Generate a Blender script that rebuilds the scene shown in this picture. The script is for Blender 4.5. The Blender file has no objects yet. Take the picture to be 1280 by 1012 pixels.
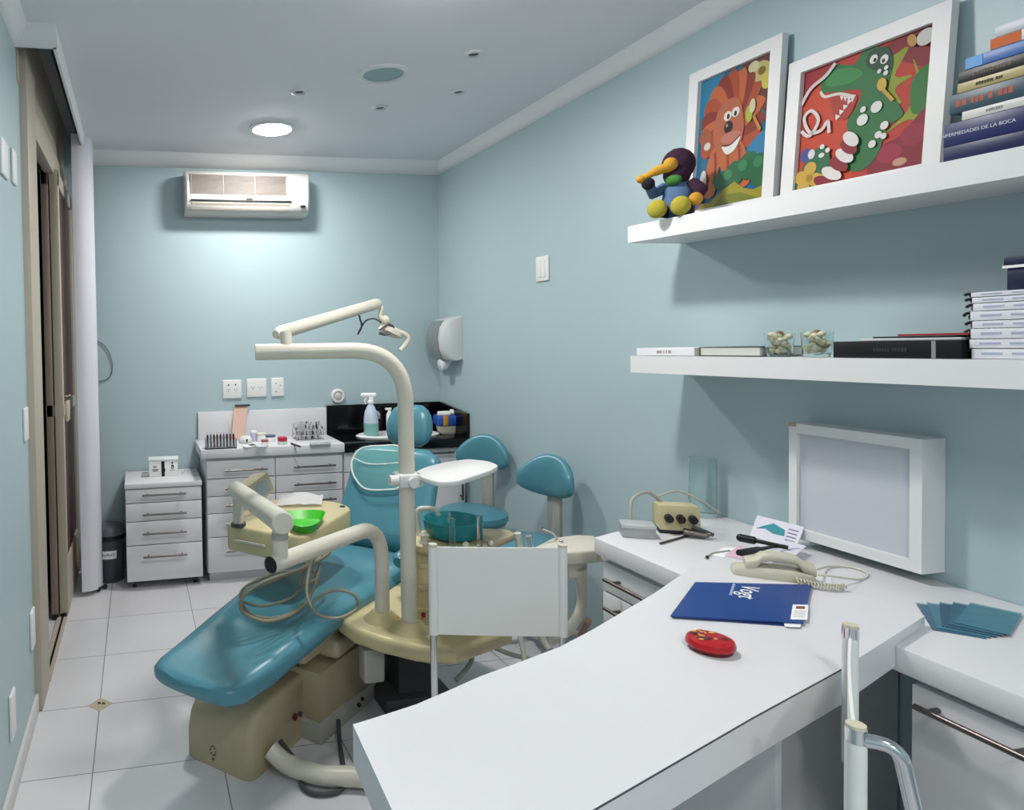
import bpy, bmesh, math, random
from mathutils import Vector, Matrix
random.seed(7)
SC=bpy.context.scene; COL=SC.collection
V=Vector; PI=math.pi; R=math.radians
# ---------------------------------------------------------------- camera
H=1.5; FPX=851.08; PX=330.27; PY=444.45; YAW=.1835; PITCH=.0256; ROLL=.0178
Fw=V((math.sin(YAW)*math.cos(PITCH),math.cos(YAW)*math.cos(PITCH),-math.sin(PITCH)))
r0=V((math.cos(YAW),-math.sin(YAW),0)); d0=Fw.cross(r0)
Rt=math.cos(ROLL)*r0+math.sin(ROLL)*d0; Dn=-math.sin(ROLL)*r0+math.cos(ROLL)*d0
EYE=V((0,0,H))
def at(u,v,**k):
    """point of the room where the sight line through a photo pixel meets one real plane"""
    w=Fw+(u-PX)/FPX*Rt+(v-PY)/FPX*Dn
    (a,val),=k.items(); i='xyz'.index(a)
    return EYE+w*((val-EYE[i])/w[i])
cd=bpy.data.cameras.new('camera'); cam=bpy.data.objects.new('camera',cd); COL.objects.link(cam)
M=Matrix((Rt,-Dn,-Fw)).transposed().to_4x4(); M.translation=EYE; cam.matrix_world=M
cd.sensor_fit='HORIZONTAL'; cd.sensor_width=36; cd.lens=FPX/1280*36
cd.shift_x=(640-PX)/1280; cd.shift_y=(PY-506)/1280; cd.clip_start=.02
SC.camera=cam
# ---------------------------------------------------------------- materials
def lin(c):
    c=[int(c[i:i+2],16)/255 for i in (1,3,5)]
    return tuple(x/12.92 if x<.04045 else ((x+.055)/1.055)**2.4 for x in c)+(1,)
MATS={}
def mat(name,c,rough=.5,metal=0,trans=0,ior=1.45,emit=0,noise=0,nscale=40,bump=0,bscale=200,coat=0,alpha=1,spec=None):
    if name in MATS: return MATS[name]
    m=bpy.data.materials.new(name); m.use_nodes=True; nt=m.node_tree; b=nt.nodes['Principled BSDF']
    c=lin(c) if isinstance(c,str) else c
    b.inputs['Base Color'].default_value=c; b.inputs['Roughness'].default_value=rough
    b.inputs['Metallic'].default_value=metal; b.inputs['Transmission Weight'].default_value=trans
    b.inputs['IOR'].default_value=ior; b.inputs['Coat Weight'].default_value=coat; b.inputs['Alpha'].default_value=alpha
    if spec is not None: b.inputs['Specular IOR Level'].default_value=spec
    if emit: b.inputs['Emission Color'].default_value=c; b.inputs['Emission Strength'].default_value=emit
    if noise or bump:
        tc=nt.nodes.new('ShaderNodeTexCoord')
    if noise:
        n=nt.nodes.new('ShaderNodeTexNoise'); n.inputs['Scale'].default_value=nscale; n.inputs['Detail'].default_value=4
        nt.links.new(tc.outputs['Object'],n.inputs['Vector'])
        mx=nt.nodes.new('ShaderNodeMix'); mx.data_type='RGBA'
        mx.inputs[6].default_value=tuple(x*(1-noise) for x in c[:3])+(1,); mx.inputs[7].default_value=tuple(min(1,x*(1+noise)) for x in c[:3])+(1,)
        nt.links.new(n.outputs['Fac'],mx.inputs[0]); nt.links.new(mx.outputs[2],b.inputs['Base Color'])
    if bump:
        n2=nt.nodes.new('ShaderNodeTexNoise'); n2.inputs['Scale'].default_value=bscale; n2.inputs['Detail'].default_value=3
        nt.links.new(tc.outputs['Object'],n2.inputs['Vector'])
        bp=nt.nodes.new('ShaderNodeBump'); bp.inputs['Strength'].default_value=bump; bp.inputs['Distance'].default_value=.002
        nt.links.new(n2.outputs['Fac'],bp.inputs['Height']); nt.links.new(bp.outputs['Normal'],b.inputs['Normal'])
    MATS[name]=m; return m
WALL=mat('teal_wall_paint','#abc0c5',.42,noise=.035,nscale=1.6,bump=.25,bscale=9)
CEIL=mat('ceiling_paint','#e0e1e7',.85,noise=.01,nscale=3)
COVE=mat('cornice_plaster','#e4e4e6',.8)
WHITE=mat('white_laminate','#dcdcdf',.32,noise=.012,nscale=14)
WHITE2=mat('white_lacquer','#dfdfe0',.4)
EDGE=mat('laminate_edge','#b9b8b6',.5)
SHADOWGAP=mat('dark_gap','#2a2a2c',.8)
BEIGE=mat('beige_aluminium','#b5ab9c',.5,noise=.03,nscale=20)
BEIGE2=mat('taupe_aluminium','#8c7f72',.45)
DARKWOOD=mat('red_brown_wood','#5a3229',.5,noise=.2,nscale=18)
BLIND=mat('blind_fabric','#d2d2da',.8)
GRANITE=mat('black_granite','#08080a',.12,noise=.3,nscale=300)
TEAL=mat('teal_vinyl','#4e8797',.30,noise=.05,nscale=8,bump=.15,bscale=60)
TEAL2=mat('teal_bowl','#1f8088',.22)
CREAM=mat('cream_plastic','#c6b98f',.38,noise=.03,nscale=6)
CREAM2=mat('darker_cream_plastic','#aba083',.48,noise=.04,nscale=6)  # darker, greyer cream for the chair base and some unit parts
IVORY=mat('ivory_tube_paint','#d3cec0',.3,noise=.02,nscale=10)
GREYP=mat('grey_plastic','#a5a49c',.5)
DGREY=mat('dark_grey_plastic','#46474a',.55)
BLACK=mat('black_plastic','#0c0c0e',.4)
RUBBER=mat('grey_hose_rubber','#85826f',.5)
CHROME=mat('chrome','#d6d6d8',.14,1)
STEEL=mat('brushed_steel','#6f6a66',.32,1)
GLASS=mat('clear_glass','#f2fafa',.03,trans=1,ior=1.45)
CLEARP=mat('clear_plastic','#e9eef0',.12,trans=.9,ior=1.2)
SLING=mat('white_sling_fabric','#e4e4e1',.75,bump=.2,bscale=900)
PAPER=mat('white_paper','#f0f0f0',.75)
LAMP=mat('lamp_diffuser','#fffdf8',.5,emit=1)
# ---------------------------------------------------------------- mesh builder
class MB:
    def __init__(s): s.bm=bmesh.new(); s.mats=[]
    def mi(s,m):
        if m not in s.mats: s.mats.append(m)
        return s.mats.index(m)
    def _merge(s,t,m,X=None):
        if X is not None: t.transform(X)
        i=s.mi(m)
        for f in t.faces: f.material_index=i
        me=bpy.data.meshes.new('t'); t.to_mesh(me); t.free(); s.bm.from_mesh(me); bpy.data.meshes.remove(me); return s
    def box(s,a,b,m=None,bev=0,seg=2,X=None):
        t=bmesh.new(); bmesh.ops.create_cube(t,size=1)
        a=V(a);b=V(b);c=(a+b)/2;d=b-a
        for v in t.verts: v.co=V((c[i]+v.co[i]*d[i] for i in range(3)))
        if bev: bmesh.ops.bevel(t,geom=t.edges[:],offset=bev,segments=seg,profile=.5,affect='EDGES',clamp_overlap=True)
        bmesh.ops.recalc_face_normals(t,faces=t.faces[:])
        return s._merge(t,m,X)
    def prism(s,poly,z0,z1,m=None,bev=0,seg=2,X=None,vert=False,top=True):
        t=bmesh.new(); lo=[t.verts.new((p[0],p[1],z0)) for p in poly]; hi=[t.verts.new((p[0],p[1],z1)) for p in poly]
        n=len(poly); t.faces.new(hi); t.faces.new(lo[::-1])
        for i in range(n): t.faces.new((lo[i],lo[(i+1)%n],hi[(i+1)%n],hi[i]))
        bmesh.ops.recalc_face_normals(t,faces=t.faces[:])
        if bev:
            es=[e for e in t.edges if vert or abs(e.verts[0].co.z-e.verts[1].co.z)<1e-6]
            bmesh.ops.bevel(t,geom=es,offset=bev,segments=seg,profile=.5,affect='EDGES',clamp_overlap=True)
        return s._merge(t,m,X)
    def loft(s,rings,m=None,cap=True,closed=True,X=None):
        t=bmesh.new(); vs=[[t.verts.new(p) for p in r] for r in rings]; n=len(rings[0])
        for a,b in zip(vs,vs[1:]):
            for i in range(n if closed else n-1):
                j=(i+1)%n; t.faces.new((a[i],a[j],b[j],b[i]))
        if cap:
            t.faces.new(vs[0][::-1]); t.faces.new(vs[-1])
        bmesh.ops.recalc_face_normals(t,faces=t.faces[:])
        return s._merge(t,m,X)
    def tube(s,pts,r,m=None,n=10,cap=True,X=None,closed=False):
        pts=[V(p) for p in pts]; rs=r if isinstance(r,(list,tuple)) else [r]*len(pts)
        rings=[];up=None;N=len(pts)
        for i,p in enumerate(pts):
            if closed: d=pts[(i+1)%N]-pts[i-1]
            else: d=(pts[min(i+1,N-1)]-pts[max(i-1,0)])
            d.normalize()
            if up is None: up=V((0,0,1)) if abs(d.z)<.9 else V((1,0,0))
            a=d.cross(up); 
            if a.length<1e-5: a=d.orthogonal()
            a.normalize(); up=a.cross(d)
            rings.append([p+rs[i]*(math.cos(2*PI*k/n)*a+math.sin(2*PI*k/n)*up) for k in range(n)])
        if closed: rings.append(rings[0]); cap=False
        return s.loft(rings,m,cap,X=X)
    def cyl(s,p,q,r,m=None,r2=None,n=20,X=None): return s.tube([p,q],[r,r if r2 is None else r2],m,n,X=X)
    def lathe(s,prof,m=None,n=28,c=(0,0,0),X=None,sx=1,sy=1,cap=True):
        rings=[[(c[0]+sx*r*math.cos(2*PI*k/n),c[1]+sy*r*math.sin(2*PI*k/n),c[2]+z) for k in range(n)] for r,z in prof]
        return s.loft(rings,m,cap,X=X)
    def ball(s,c,r,m=None,sc=(1,1,1),X=None,n=14):
        t=bmesh.new(); bmesh.ops.create_uvsphere(t,u_segments=n,v_segments=n//2+2,radius=r)
        for v in t.verts: v.co=V((c[i]+v.co[i]*sc[i] for i in range(3)))
        return s._merge(t,m,X)
    def face(s,pts,m=None,X=None):
        t=bmesh.new(); t.faces.new([t.verts.new(p) for p in pts]); return s._merge(t,m,X)
    def text(s,txt,size,m,X,depth=.0004,align='CENTER'):
        cu=bpy.data.curves.new('t','FONT'); cu.body=txt; cu.size=size; cu.align_x=align; cu.align_y='CENTER'; cu.extrude=depth
        o=bpy.data.objects.new('t',cu); me=bpy.data.meshes.new_from_object(o)
        t=bmesh.new(); t.from_mesh(me); s._merge(t,m,X)
        bpy.data.objects.remove(o); bpy.data.meshes.remove(me); bpy.data.curves.remove(cu); return s
    def build(s,name,m=None,parent=None,world=True,smooth=40,subsurf=0):
        me=bpy.data.meshes.new(name)
        if not s.mats: s.mats=[m]
        s.mats=[m if q is None else q for q in s.mats]
        loc=V((0,0,0))
        if parent is not None and world: s.bm.transform(WM[parent.name].inverted())
        elif parent is None:
            xs=[v.co for v in s.bm.verts]
            loc=V(((min(p.x for p in xs)+max(p.x for p in xs))/2,(min(p.y for p in xs)+max(p.y for p in xs))/2,min(p.z for p in xs)))
            s.bm.transform(Matrix.Translation(-loc))
        s.bm.to_mesh(me); s.bm.free()
        for q in s.mats: me.materials.append(q)
        if smooth:
            for p in me.polygons: p.use_smooth=True
            me.set_sharp_from_angle(angle=R(smooth))
        o=bpy.data.objects.new(name,me); COL.objects.link(o)
        if parent is not None: o.parent=parent; WM[o.name]=WM[parent.name].copy()
        else: o.location=loc; WM[o.name]=Matrix.Translation(loc)
        if subsurf:
            md=o.modifiers.new('s','SUBSURF'); md.levels=subsurf; md.render_levels=subsurf
        return o
WM={}
def tag(o,label=None,cat=None,group=None,kind=None):
    if label:o['label']=label
    if cat:o['category']=cat
    if group:o['group']=group
    if kind:o['kind']=kind
    return o
def thing(name,label,cat,loc=(0,0,0),rotz=0,group=None,X=None):
    o=bpy.data.objects.new(name,None); COL.objects.link(o); o.empty_display_size=.1
    m=X if X is not None else Matrix.Translation(V(loc))@Matrix.Rotation(rotz,4,'Z')
    o.matrix_world=m; o.location=m.translation; o.rotation_euler=m.to_euler(); WM[o.name]=m
    return tag(o,label,cat,group)
def struct(o): o['kind']='structure'; return o
def arc(c,r,a0,a1,n,pl='xz'):
    out=[]
    for i in range(n+1):
        a=R(a0+(a1-a0)*i/n); u,w=r*math.cos(a),r*math.sin(a)
        out.append(V(c)+{'xz':V((u,0,w)),'yz':V((0,u,w)),'xy':V((u,w,0))}[pl])
    return out
def smoothpts(pts,n=6,closed=False):
    pts=[V(p) for p in pts]; out=[]; N=len(pts)
    for i in range(N if closed else N-1):
        p0,p1,p2,p3=[pts[(i+k)%N] if closed else pts[min(max(i+k,0),N-1)] for k in (-1,0,1,2)]
        for j in range(n):
            t=j/n; out.append(.5*((2*p1)+(p2-p0)*t+(2*p0-5*p1+4*p2-p3)*t*t+(3*p1-p0-3*p2+p3)*t**3))
    if not closed: out.append(pts[-1])
    return out
def fillet(pts,r,n=6):
    pts=[V(p) for p in pts]; out=[pts[0]]
    for a,b,c in zip(pts,pts[1:],pts[2:]):
        u=(a-b).normalized(); w=(c-b).normalized()
        k=min(r,(a-b).length*.49,(c-b).length*.49); p=b+u*k; q=b+w*k
        for i in range(n+1):
            t=i/n; out.append((1-t)**2*p+2*t*(1-t)*b+t*t*q)
    out.append(pts[-1]); return out
def rpoly(pts,r,n=4):
    out=[]; N=len(pts); P=[V((p[0],p[1],0)) for p in pts]
    for i in range(N):
        a,b,c=P[i-1],P[i],P[(i+1)%N]; u=(a-b).normalized(); w=(c-b).normalized()
        k=min(r,(a-b).length*.45,(c-b).length*.45); p=b+u*k; q=b+w*k
        for j in range(n+1):
            t=j/n; x=(1-t)**2*p+2*t*(1-t)*b+t*t*q; out.append((x.x,x.y))
    return out
def sell(hw,hh,n=24,e=3.0):
    out=[]
    for k in range(n):
        a=2*PI*k/n; c,s_=math.cos(a),math.sin(a)
        out.append((hw*math.copysign(abs(c)**(2/e),c),hh*math.copysign(abs(s_)**(2/e),s_)))
    return out
XR=2.124; D=4.56; XW=-.44; ZC=2.70; ZL=2.636
# ---------------------------------------------------------------- setting
fm=bpy.data.materials.new('floor_tiles'); fm.use_nodes=True; nt=fm.node_tree; b=nt.nodes['Principled BSDF']
tc=nt.nodes.new('ShaderNodeTexCoord'); mp=nt.nodes.new('ShaderNodeMapping'); br=nt.nodes.new('ShaderNodeTexBrick')
T=.4506; mp.inputs['Location'].default_value=(.1852+.0015+T*10,-2.4068+.0015+T*10,0)
br.offset=0; br.squash=1; br.inputs['Scale'].default_value=1; br.inputs['Brick Width'].default_value=T; br.inputs['Row Height'].default_value=T
br.inputs['Mortar Size'].default_value=.0022; br.inputs['Mortar Smooth'].default_value=.3
br.inputs['Color1'].default_value=lin('#dad9dd'); br.inputs['Color2'].default_value=lin('#dfdee2'); br.inputs['Mortar'].default_value=lin('#77787c')
nz=nt.nodes.new('ShaderNodeTexNoise'); nz.inputs['Scale'].default_value=2.2; nz.inputs['Detail'].default_value=5
mx=nt.nodes.new('ShaderNodeMix'); mx.data_type='RGBA'; mx.blend_type='MULTIPLY'; mx.inputs[0].default_value=.18
nt.links.new(tc.outputs['Object'],mp.inputs[0]); nt.links.new(mp.outputs[0],br.inputs['Vector']); nt.links.new(tc.outputs['Object'],nz.inputs['Vector'])
nt.links.new(br.outputs['Color'],mx.inputs[6]); nt.links.new(nz.outputs['Fac'],mx.inputs[7]); nt.links.new(mx.outputs[2],b.inputs['Base Color'])
b.inputs['Roughness'].default_value=.3
o=struct(MB().box((-1.2,-2.2,-.06),(2.3,4.7,0)).build('floor',fm))
o.data.transform(Matrix.Translation(o.location)); o.location=(0,0,0)
struct(MB().box((-1.2,D,0),(2.3,D+.12,2.95)).build('wall_back',WALL))
struct(MB().box((XR,-2.2,0),(XR+.12,D,2.95)).build('wall_right',WALL))
m=MB(); m.box((XW-.16,-2.2,0),(XW,2.86,2.95)); m.box((XW-.16,4.552,0),(XW,D,2.95)); m.box((XW-.16,2.86,2.66),(XW,4.552,2.95)); struct(m.build('wall_left',WALL))
struct(MB().box((-1.2,-2.32,0),(2.3,-2.2,2.95)).build('wall_front',WALL))
m=MB(); m.box((-.285,2.75,ZC),(2.3,D+.1,ZC+.12)); m.box((-.6,-2.3,ZC),(2.3,2.75,ZC+.12)); m.box((-.75,2.6,2.92),(-.2,D+.1,3.0))
struct(m.build('ceiling',CEIL))
m=MB()  # plaster cornice running round the room and the curtain pocket
def cove(p,q,inw):  # wedge along p->q, wall side at p/q, inw = horizontal direction into the room
    p=V(p);q=V(q);i=V(inw)*.15
    sec=lambda a:[a+V((0,0,ZL)),a+i*.2+V((0,0,ZL+.002)),a+i*.45+V((0,0,ZL+.012)),a+i*.7+V((0,0,ZL+.030)),a+i*.9+V((0,0,ZL+.050)),a+i+V((0,0,ZC+.002)),a+V((0,0,ZC+.002))]
    m.loft([sec(p),sec(q)])
cove((-.285,D,0),(XR,D,0),(0,-1,0)); cove((XR,-2.2,0),(XR,D,0),(-.45,0,0)); cove((-.289,2.76,0),(-.289,D,0),(.08,0,0)); cove((XW,2.76,0),(-.277,2.76,0),(0,-.45,0)); cove((XW,-2.2,0),(XW,2.76,0),(.4,0,0))
m.box((-.297,2.76,ZL),(-.285,D,ZC+.1)); m.box((XW,2.76,ZL),(-.285,2.775,ZC+.1))
struct(m.build('trim_1',COVE,smooth=35))
struct(MB().box((XW,-2.2,0),(XW+.014,2.86,.075),bev=.003).build('baseboard_left',mat('baseboard_white','#d2d0cd',.5)))
# tile insert set in the floor
m=MB(); c=V((-.1852,2.4068+T,0)); s_=.052
m.prism([(c.x-s_,c.y),(c.x,c.y-s_),(c.x+s_,c.y),(c.x,c.y+s_)],0,.0012,mat('insert_ochre','#b9ad93',.4))
for dx,dy in ((-.005,.012),(.013,.006)): m.prism([(c.x+dx-.007,c.y+dy-.009),(c.x+dx+.009,c.y+dy-.009),(c.x+dx+.005,c.y+dy+.006),(c.x+dx-.004,c.y+dy+.008)],.0012,.0018,mat('insert_brown','#3f352c',.5))
struct(m.build('trim_2'))
# sliding door in the left wall
door=tag(thing('door_1',None,None,(XW,3.6,0)),kind='structure')
m=MB(); m.box((XW-.16,2.86,0),(XW+.028,3.10,2.66),bev=.004); m.build('jamb',BEIGE,door)
m=MB(); m.box((XW-.14,2.80,2.52),(XW+.004,4.55,2.92)); m.box((XW-.03,3.10,2.40),(XW+.02,4.55,2.53),bev=.003); m.build('door_header',BEIGE,door)
m=MB(); m.box((XW-.02,3.10,0),(XW+.03,4.45,.012),BEIGE); m.box((XW+.004,3.10,.012),(XW+.014,4.45,.014),BLACK); m.build('floor_track',None,door)
for i,(x0,x1) in enumerate(((-.49,-.452),(-.446,-.401))):
    y0=3.79+.01*i
    m=MB(); m.box((x0,y0,.02),(x1,y0+.055,2.42),bev=.004); m.box((x0,4.49,.02),(x1,4.545,2.42)); m.box((x0,y0,2.34),(x1,4.545,2.42)); m.box((x0,y0+.01,.02),(x1-.002,4.545,.30)); m.box((x0,y0,1.10),(x1+.002,4.545,1.16))
    lf=m.build('sliding_leaf',BEIGE if i else BEIGE2,door)
    MB().box((x0+.012,y0+.05,.29),(x1-.012,4.50,2.35)).build('pane',DARKWOOD if i else mat('dark_glass','#241d1b',.1),lf)
    MB().cyl((x0+.02,y0+.01,.005),(x0+.02,y0+.01,.03),.018,BLACK).build('roller',None,lf)
    if i: 
        m=MB(); m.box((x1,y0+.07,1.06),(x1+.016,y0+.20,1.17),bev=.004); m.tube([(x1,y0+.09,1.20),(x1+.02,y0+.09,1.20),(x1+.02,y0+.16,1.20)],.005); m.build('handle',BEIGE,lf)
MB().box((XW-.16,3.1,0),(XW-.12,4.55,2.66)).build('shutter',mat('dark_shutter','#1b1716',.7),door)
# vertical blind stacked beside the door
vb=thing('vertical_blind','white vertical blind drawn together at the far end of the sliding door','blind',(-.3,4.15,0))
MB().box((-.375,2.80,2.70),(-.325,4.5,2.74)).build('head_rail',DGREY,vb)
for k,(x0,y0,x1,y1) in enumerate(((-.352,4.09,-.262,4.125),(-.275,4.135,-.24,4.235),(-.345,4.20,-.30,4.30))):
    n=8; rings=[]
    for z in (.03,2.70):
        top=[];bot=[]
        for i in range(n+1):
            t=i/n; bow=.012*math.sin(PI*t); dx,dy=x1-x0,y1-y0; L=math.hypot(dx,dy)
            px_,py_=x0+dx*t+dy/L*bow,y0+dy*t-dx/L*bow
            top.append(V((px_,py_,z))); bot.append(V((px_,py_+.003,z)))
        rings.append(top+bot[::-1])
    MB().loft(rings).build('slat',BLIND,vb)
m=MB(); m.ball((-.262,4.155,.016),.014,BLACK); m.ball((-.225,4.2,.016),.014,BLACK); m.tube([(-.262,4.155,.02),(-.225,4.2,.02)],.004,BLACK,6); m.build('bottom_weight',None,vb)
# ---------------------------------------------------------------- ceiling fittings
def downlight(c,r,lit,label,power=0,group=None):
    t=thing('ceiling_downlight',label,'ceiling light',(c[0],c[1],ZC),0,group)
    m=MB(); m.lathe([(r*.90,.004),(r*.90,-.004),(r*1.0,-.012),(r*1.16,-.006),(r*1.17,.002)],n=40,c=(0,0,0),cap=False); m.build('ring',mat('downlight_ring','#d8d9da',.4),t,world=False)
    if lit:
        em=mat('lit_diffuser_%d'%power,(1,.975,.94,1),.5,emit=power)
        MB().lathe([(r*.93,.001),(r*.93,-.008),(r*.85,-.015),(r*.6,-.020),(r*.3,-.022),(.001,-.0225)],n=40).build('diffuser',em,t,world=False)
    else: MB().lathe([(r*.93,.001),(r*.93,-.002),(r*.5,-.003),(.001,-.003)],n=40).build('diffuser',mat('frosted_glass_off','#8fa9ab',.35),t,world=False)
    return t
def on_ceiling(u,v): return at(u,v,z=ZC)
downlight(on_ceiling(340,160),.112,True,'lit round ceiling downlight nearest the air conditioner',240)
downlight(on_ceiling(479,92),.100,False,'unlit round ceiling downlight with a frosted glass disc',)
downlight((1.0,2.13),.105,True,'lit round ceiling downlight above the desk',270)
downlight((.75,-.2),.112,True,'added fill light in the form of a round ceiling downlight right behind the viewer',130)  # unseen fill lamp, added to raise the ambient light
downlight((.4,-1.55),.112,True,'added fill light in the form of a round ceiling downlight by the wall behind the viewer',270)  # another added fill lamp out of view, softens the room's shadows
for (u,v),w in zip(((374,114),(475,134),(573,114),(592,67)),('the leftmost one','nearest the back wall','right of the unlit downlight','nearest the viewer')):
    p=on_ceiling(u,v); t=thing('ceiling_spotlight','small round recessed ceiling spotlight, '+w,'spotlight',p,0,'small spotlights around the unlit downlight')
    MB().lathe([(.022,.003),(.022,-.002),(.030,-.010),(.041,-.007),(.043,.002)],n=24,cap=False).build('ring',mat('downlight_ring','#d8d9da'),t,world=False)
    MB().lathe([(.025,.003),(.025,-.002),(.001,-.002)],n=20).build('bulb',DGREY,t,world=False)
# ---------------------------------------------------------------- air conditioner
ac=thing('air_conditioner','white split air conditioner mounted high on the back wall','air conditioner',(.725,D,2.31))
x0,x1=.318,1.132; ACW=mat('aircon_plastic','#cfccc9',.35)
prof=[(4.559,2.585),(4.42,2.585),(4.385,2.575),(4.366,2.555),(4.358,2.50),(4.356,2.42),(4.362,2.392)]
low=[(4.365,2.384),(4.37,2.35),(4.395,2.325),(4.44,2.312),(4.559,2.312)]
pr_=prof+low
m=MB(); m.loft([[ (x,y+(.012 if k in(0,3) else 0)*(1 if y<4.5 else 0),z) for y,z in pr_] for k,x in enumerate((x0,x0+.012,x1-.012,x1))]); m.build('casing',ACW,ac)
m=MB()
for i in range(22):
    z=2.548-i*.0057; m.box((x0+.035,4.352,z-.0016),(x0+.66,4.36,z+.0016))
for i in range(4): m.box((x0+.035+i*.205,4.351,2.425),(x0+.042+i*.205,4.362,2.552))
m.build('grille',mat('aircon_grille','#938a85',.5),ac)
MB().box((x0+.035,4.352,2.383),(x0+.69,4.366,2.391)).build('slot',BLACK,ac)
m=MB(); m.loft([[(x,4.361,2.377),(x,4.36,2.37),(x,4.384,2.333),(x,4.39,2.336)] for x in (x0+.04,x0+.68)]); m.build('flap',mat('aircon_flap','#b0a99f',.45),ac)
MB().box((x1-.062,4.355,2.352),(x1-.03,4.37,2.366),bev=.003).build('display',BLACK,ac)
MB().box((x0+.39,4.353,2.399),(x0+.435,4.358,2.404)).build('badge',DGREY,ac)
# ---------------------------------------------------------------- wall plates
def plate(name,label,cat,c,axis,w,h,holes=(),group=None,round_=False):
    # axis: outward normal 'y-','x-','x+'
    X={'y-':Matrix(((1,0,0,0),(0,0,-1,0),(0,1,0,0),(0,0,0,1))),'x-':Matrix(((0,0,-1,0),(-1,0,0,0),(0,1,0,0),(0,0,0,1))),'x+':Matrix(((0,0,1,0),(1,0,0,0),(0,1,0,0),(0,0,0,1)))}[axis]
    X=Matrix.Translation(V(c))@X
    t=thing(name,label,cat,group=group,X=X)
    if round_: MB().lathe([(w/2,0),(w/2,.006),(w/2-.004,.02),(w/2-.014,.022),(w/2-.016,.010),(.001,.010)],n=32).build('plate',mat('plate_white','#e6e6e4'),t,world=False)
    else: MB().box((-w/2,-h/2,0),(w/2,h/2,.011),bev=.005,seg=3).build('plate',mat('plate_white','#e6e6e4',.4),t,world=False)
    for (hx,hy,r) in holes:
        m=MB(); m.cyl((hx,hy,.0095),(hx,hy,.0118),r,n=10); m.build('socket_hole',mat('socket_hole_grey','#4c4c50',.6),t,world=False)
    return t
P3=lambda x,y:[(x-.009,y+.004,.0032),(x+.009,y+.004,.0032),(x,y-.008,.0032)]
plate('wall_socket','square white wall plate with two double sockets, leftmost above the white backsplash','socket',(.62,D,1.16),'y-',.128,.125,[(-.024,.03,.006),(.024,.03,.006)]+P3(-.026,-.006)+P3(.026,-.006))
plate('wall_socket','square white wall plate with two small sockets, middle of the three above the backsplash','socket',(.788,D,1.165),'y-',.136,.125,P3(-.026,0)+P3(.026,0))
plate('wall_switch','narrow upright white plate, rightmost of the three above the backsplash','switch',(.934,D,1.165),'y-',.088,.128,[(-.012,.025,.004),(.018,.012,.004),(-.012,-.03,.004)])
t=plate('round_wall_socket','round white fitting on the back wall above the black splashback edge','socket',(1.36,D,1.09),'y-',.098,.098,round_=True)
MB().lathe([(.026,.0),(.026,.018),(.018,.024),(.001,.024)],n=24).build('socket_insert',mat('socket_inner','#c8c4c0',.4),t,world=False)
t=plate('light_switch','white light switch plate alone on the long right wall','switch',(XR,3.288,1.842),'x-',.112,.132)
MB().box((-.035,-.045,.010),(-.004,.045,.015),bev=.002).build('rocker',mat('plate_white','#e6e6e4'),t,world=False); MB().box((.004,-.045,.010),(.035,.045,.015),bev=.002).build('rocker',mat('plate_white','#e6e6e4'),t,world=False)
for (u,v),w,h,lb in (((3,198),.11,.125,'white wall plate high on the left wall, the one nearer the viewer'),((15.5,209),.075,.125,'white wall plate high on the left wall beside the beige door jamb'),((30.5,530),.08,.13,'white switch plate at hip height beside the beige door jamb'),((42,777),.08,.15,'white plate low on the left wall beside the beige door jamb'),((13.5,892),.075,.15,'white wall plate just above the left baseboard, lowest of all')):
    p=at(u,v,x=XW); plate('wall_plate',lb,'wall plate',(XW,min(p.y,2.80),p.z),'x+',w,h,group='white plates on the left wall')
# cable loop hanging on the back wall
m=MB(); m.tube(smoothpts([(-.30,D-.006,1.52),(-.21,D-.008,1.47),(-.165,D-.008,1.36),(-.18,D-.008,1.27),(-.25,D-.006,1.24),(-.31,D-.006,1.26)]),.0035,n=6)
tag(m.build('wall_cable',mat('thin_grey_cable','#6f8583',.6)),'thin grey cable loop hanging on the back wall beside the blind','cable')
# ---------------------------------------------------------------- cabinets
def handle(mb,p,q,out,r=.006,post=.03):
    p=V(p);q=V(q);o_=V(out)*post; d=(q-p)
    mb.tube([p+o_,q+o_],r,n=12)
    for t in (.12,.88): mb.tube([p+d*t,p+d*t+o_*1.0],r*.9,n=10)
pd=thing('drawer_pedestal','white four-drawer pedestal on castors standing alone by the waste bin','drawer unit',(.135,4.34,0))
m=MB(); m.box((-.092,4.15,.05),(.362,4.53,.612)); m.box((-.096,4.128,.612),(.367,4.54,.642),bev=.003); m.build('carcass',WHITE,pd)
for (z0,z1),hz in zip(((.527,.606),(.416,.522),(.272,.411),(.052,.267)),(.575,.458,.343,.204)):
    dr=MB().box((-.092,4.131,z0),(.362,4.15,z1),bev=.002).build('drawer',WHITE,pd)
    m=MB(); handle(m,(.006,4.131,hz),(.268,4.131,hz),(0,-1,0)); m.build('handle',STEEL,dr)
for x,y in ((-.05,4.2),(.32,4.2),(-.05,4.48),(.32,4.48)):
    m=MB(); m.cyl((x-.012,y,.024),(x+.012,y,.024),.024,n=16); m.cyl((x,y,.03),(x,y,.052),.012,n=10); m.build('castor',BLACK,pd)
cb=thing('drawer_cabinet','wide white drawer cabinet with worktop and white backsplash at the back wall','cabinet',(.83,4.34,0))
m=MB(); m.box((.395,4.16,.06),(1.262,4.54,.775)); m.box((.41,4.19,0),(1.26,4.52,.06)); m.build('carcass',WHITE,cb)
MB().box((.362,4.112,.775),(1.268,4.55,.830),bev=.003).build('worktop',WHITE,cb)
MB().box((.385,4.528,.830),(1.270,4.555,1.015),bev=.002).build('backsplash',WHITE,cb)
rows=((.645,.755),(.537,.640),(.432,.532),(.285,.427),(.065,.280)); hz=(.695,.585,.482,.368,.20)
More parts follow.
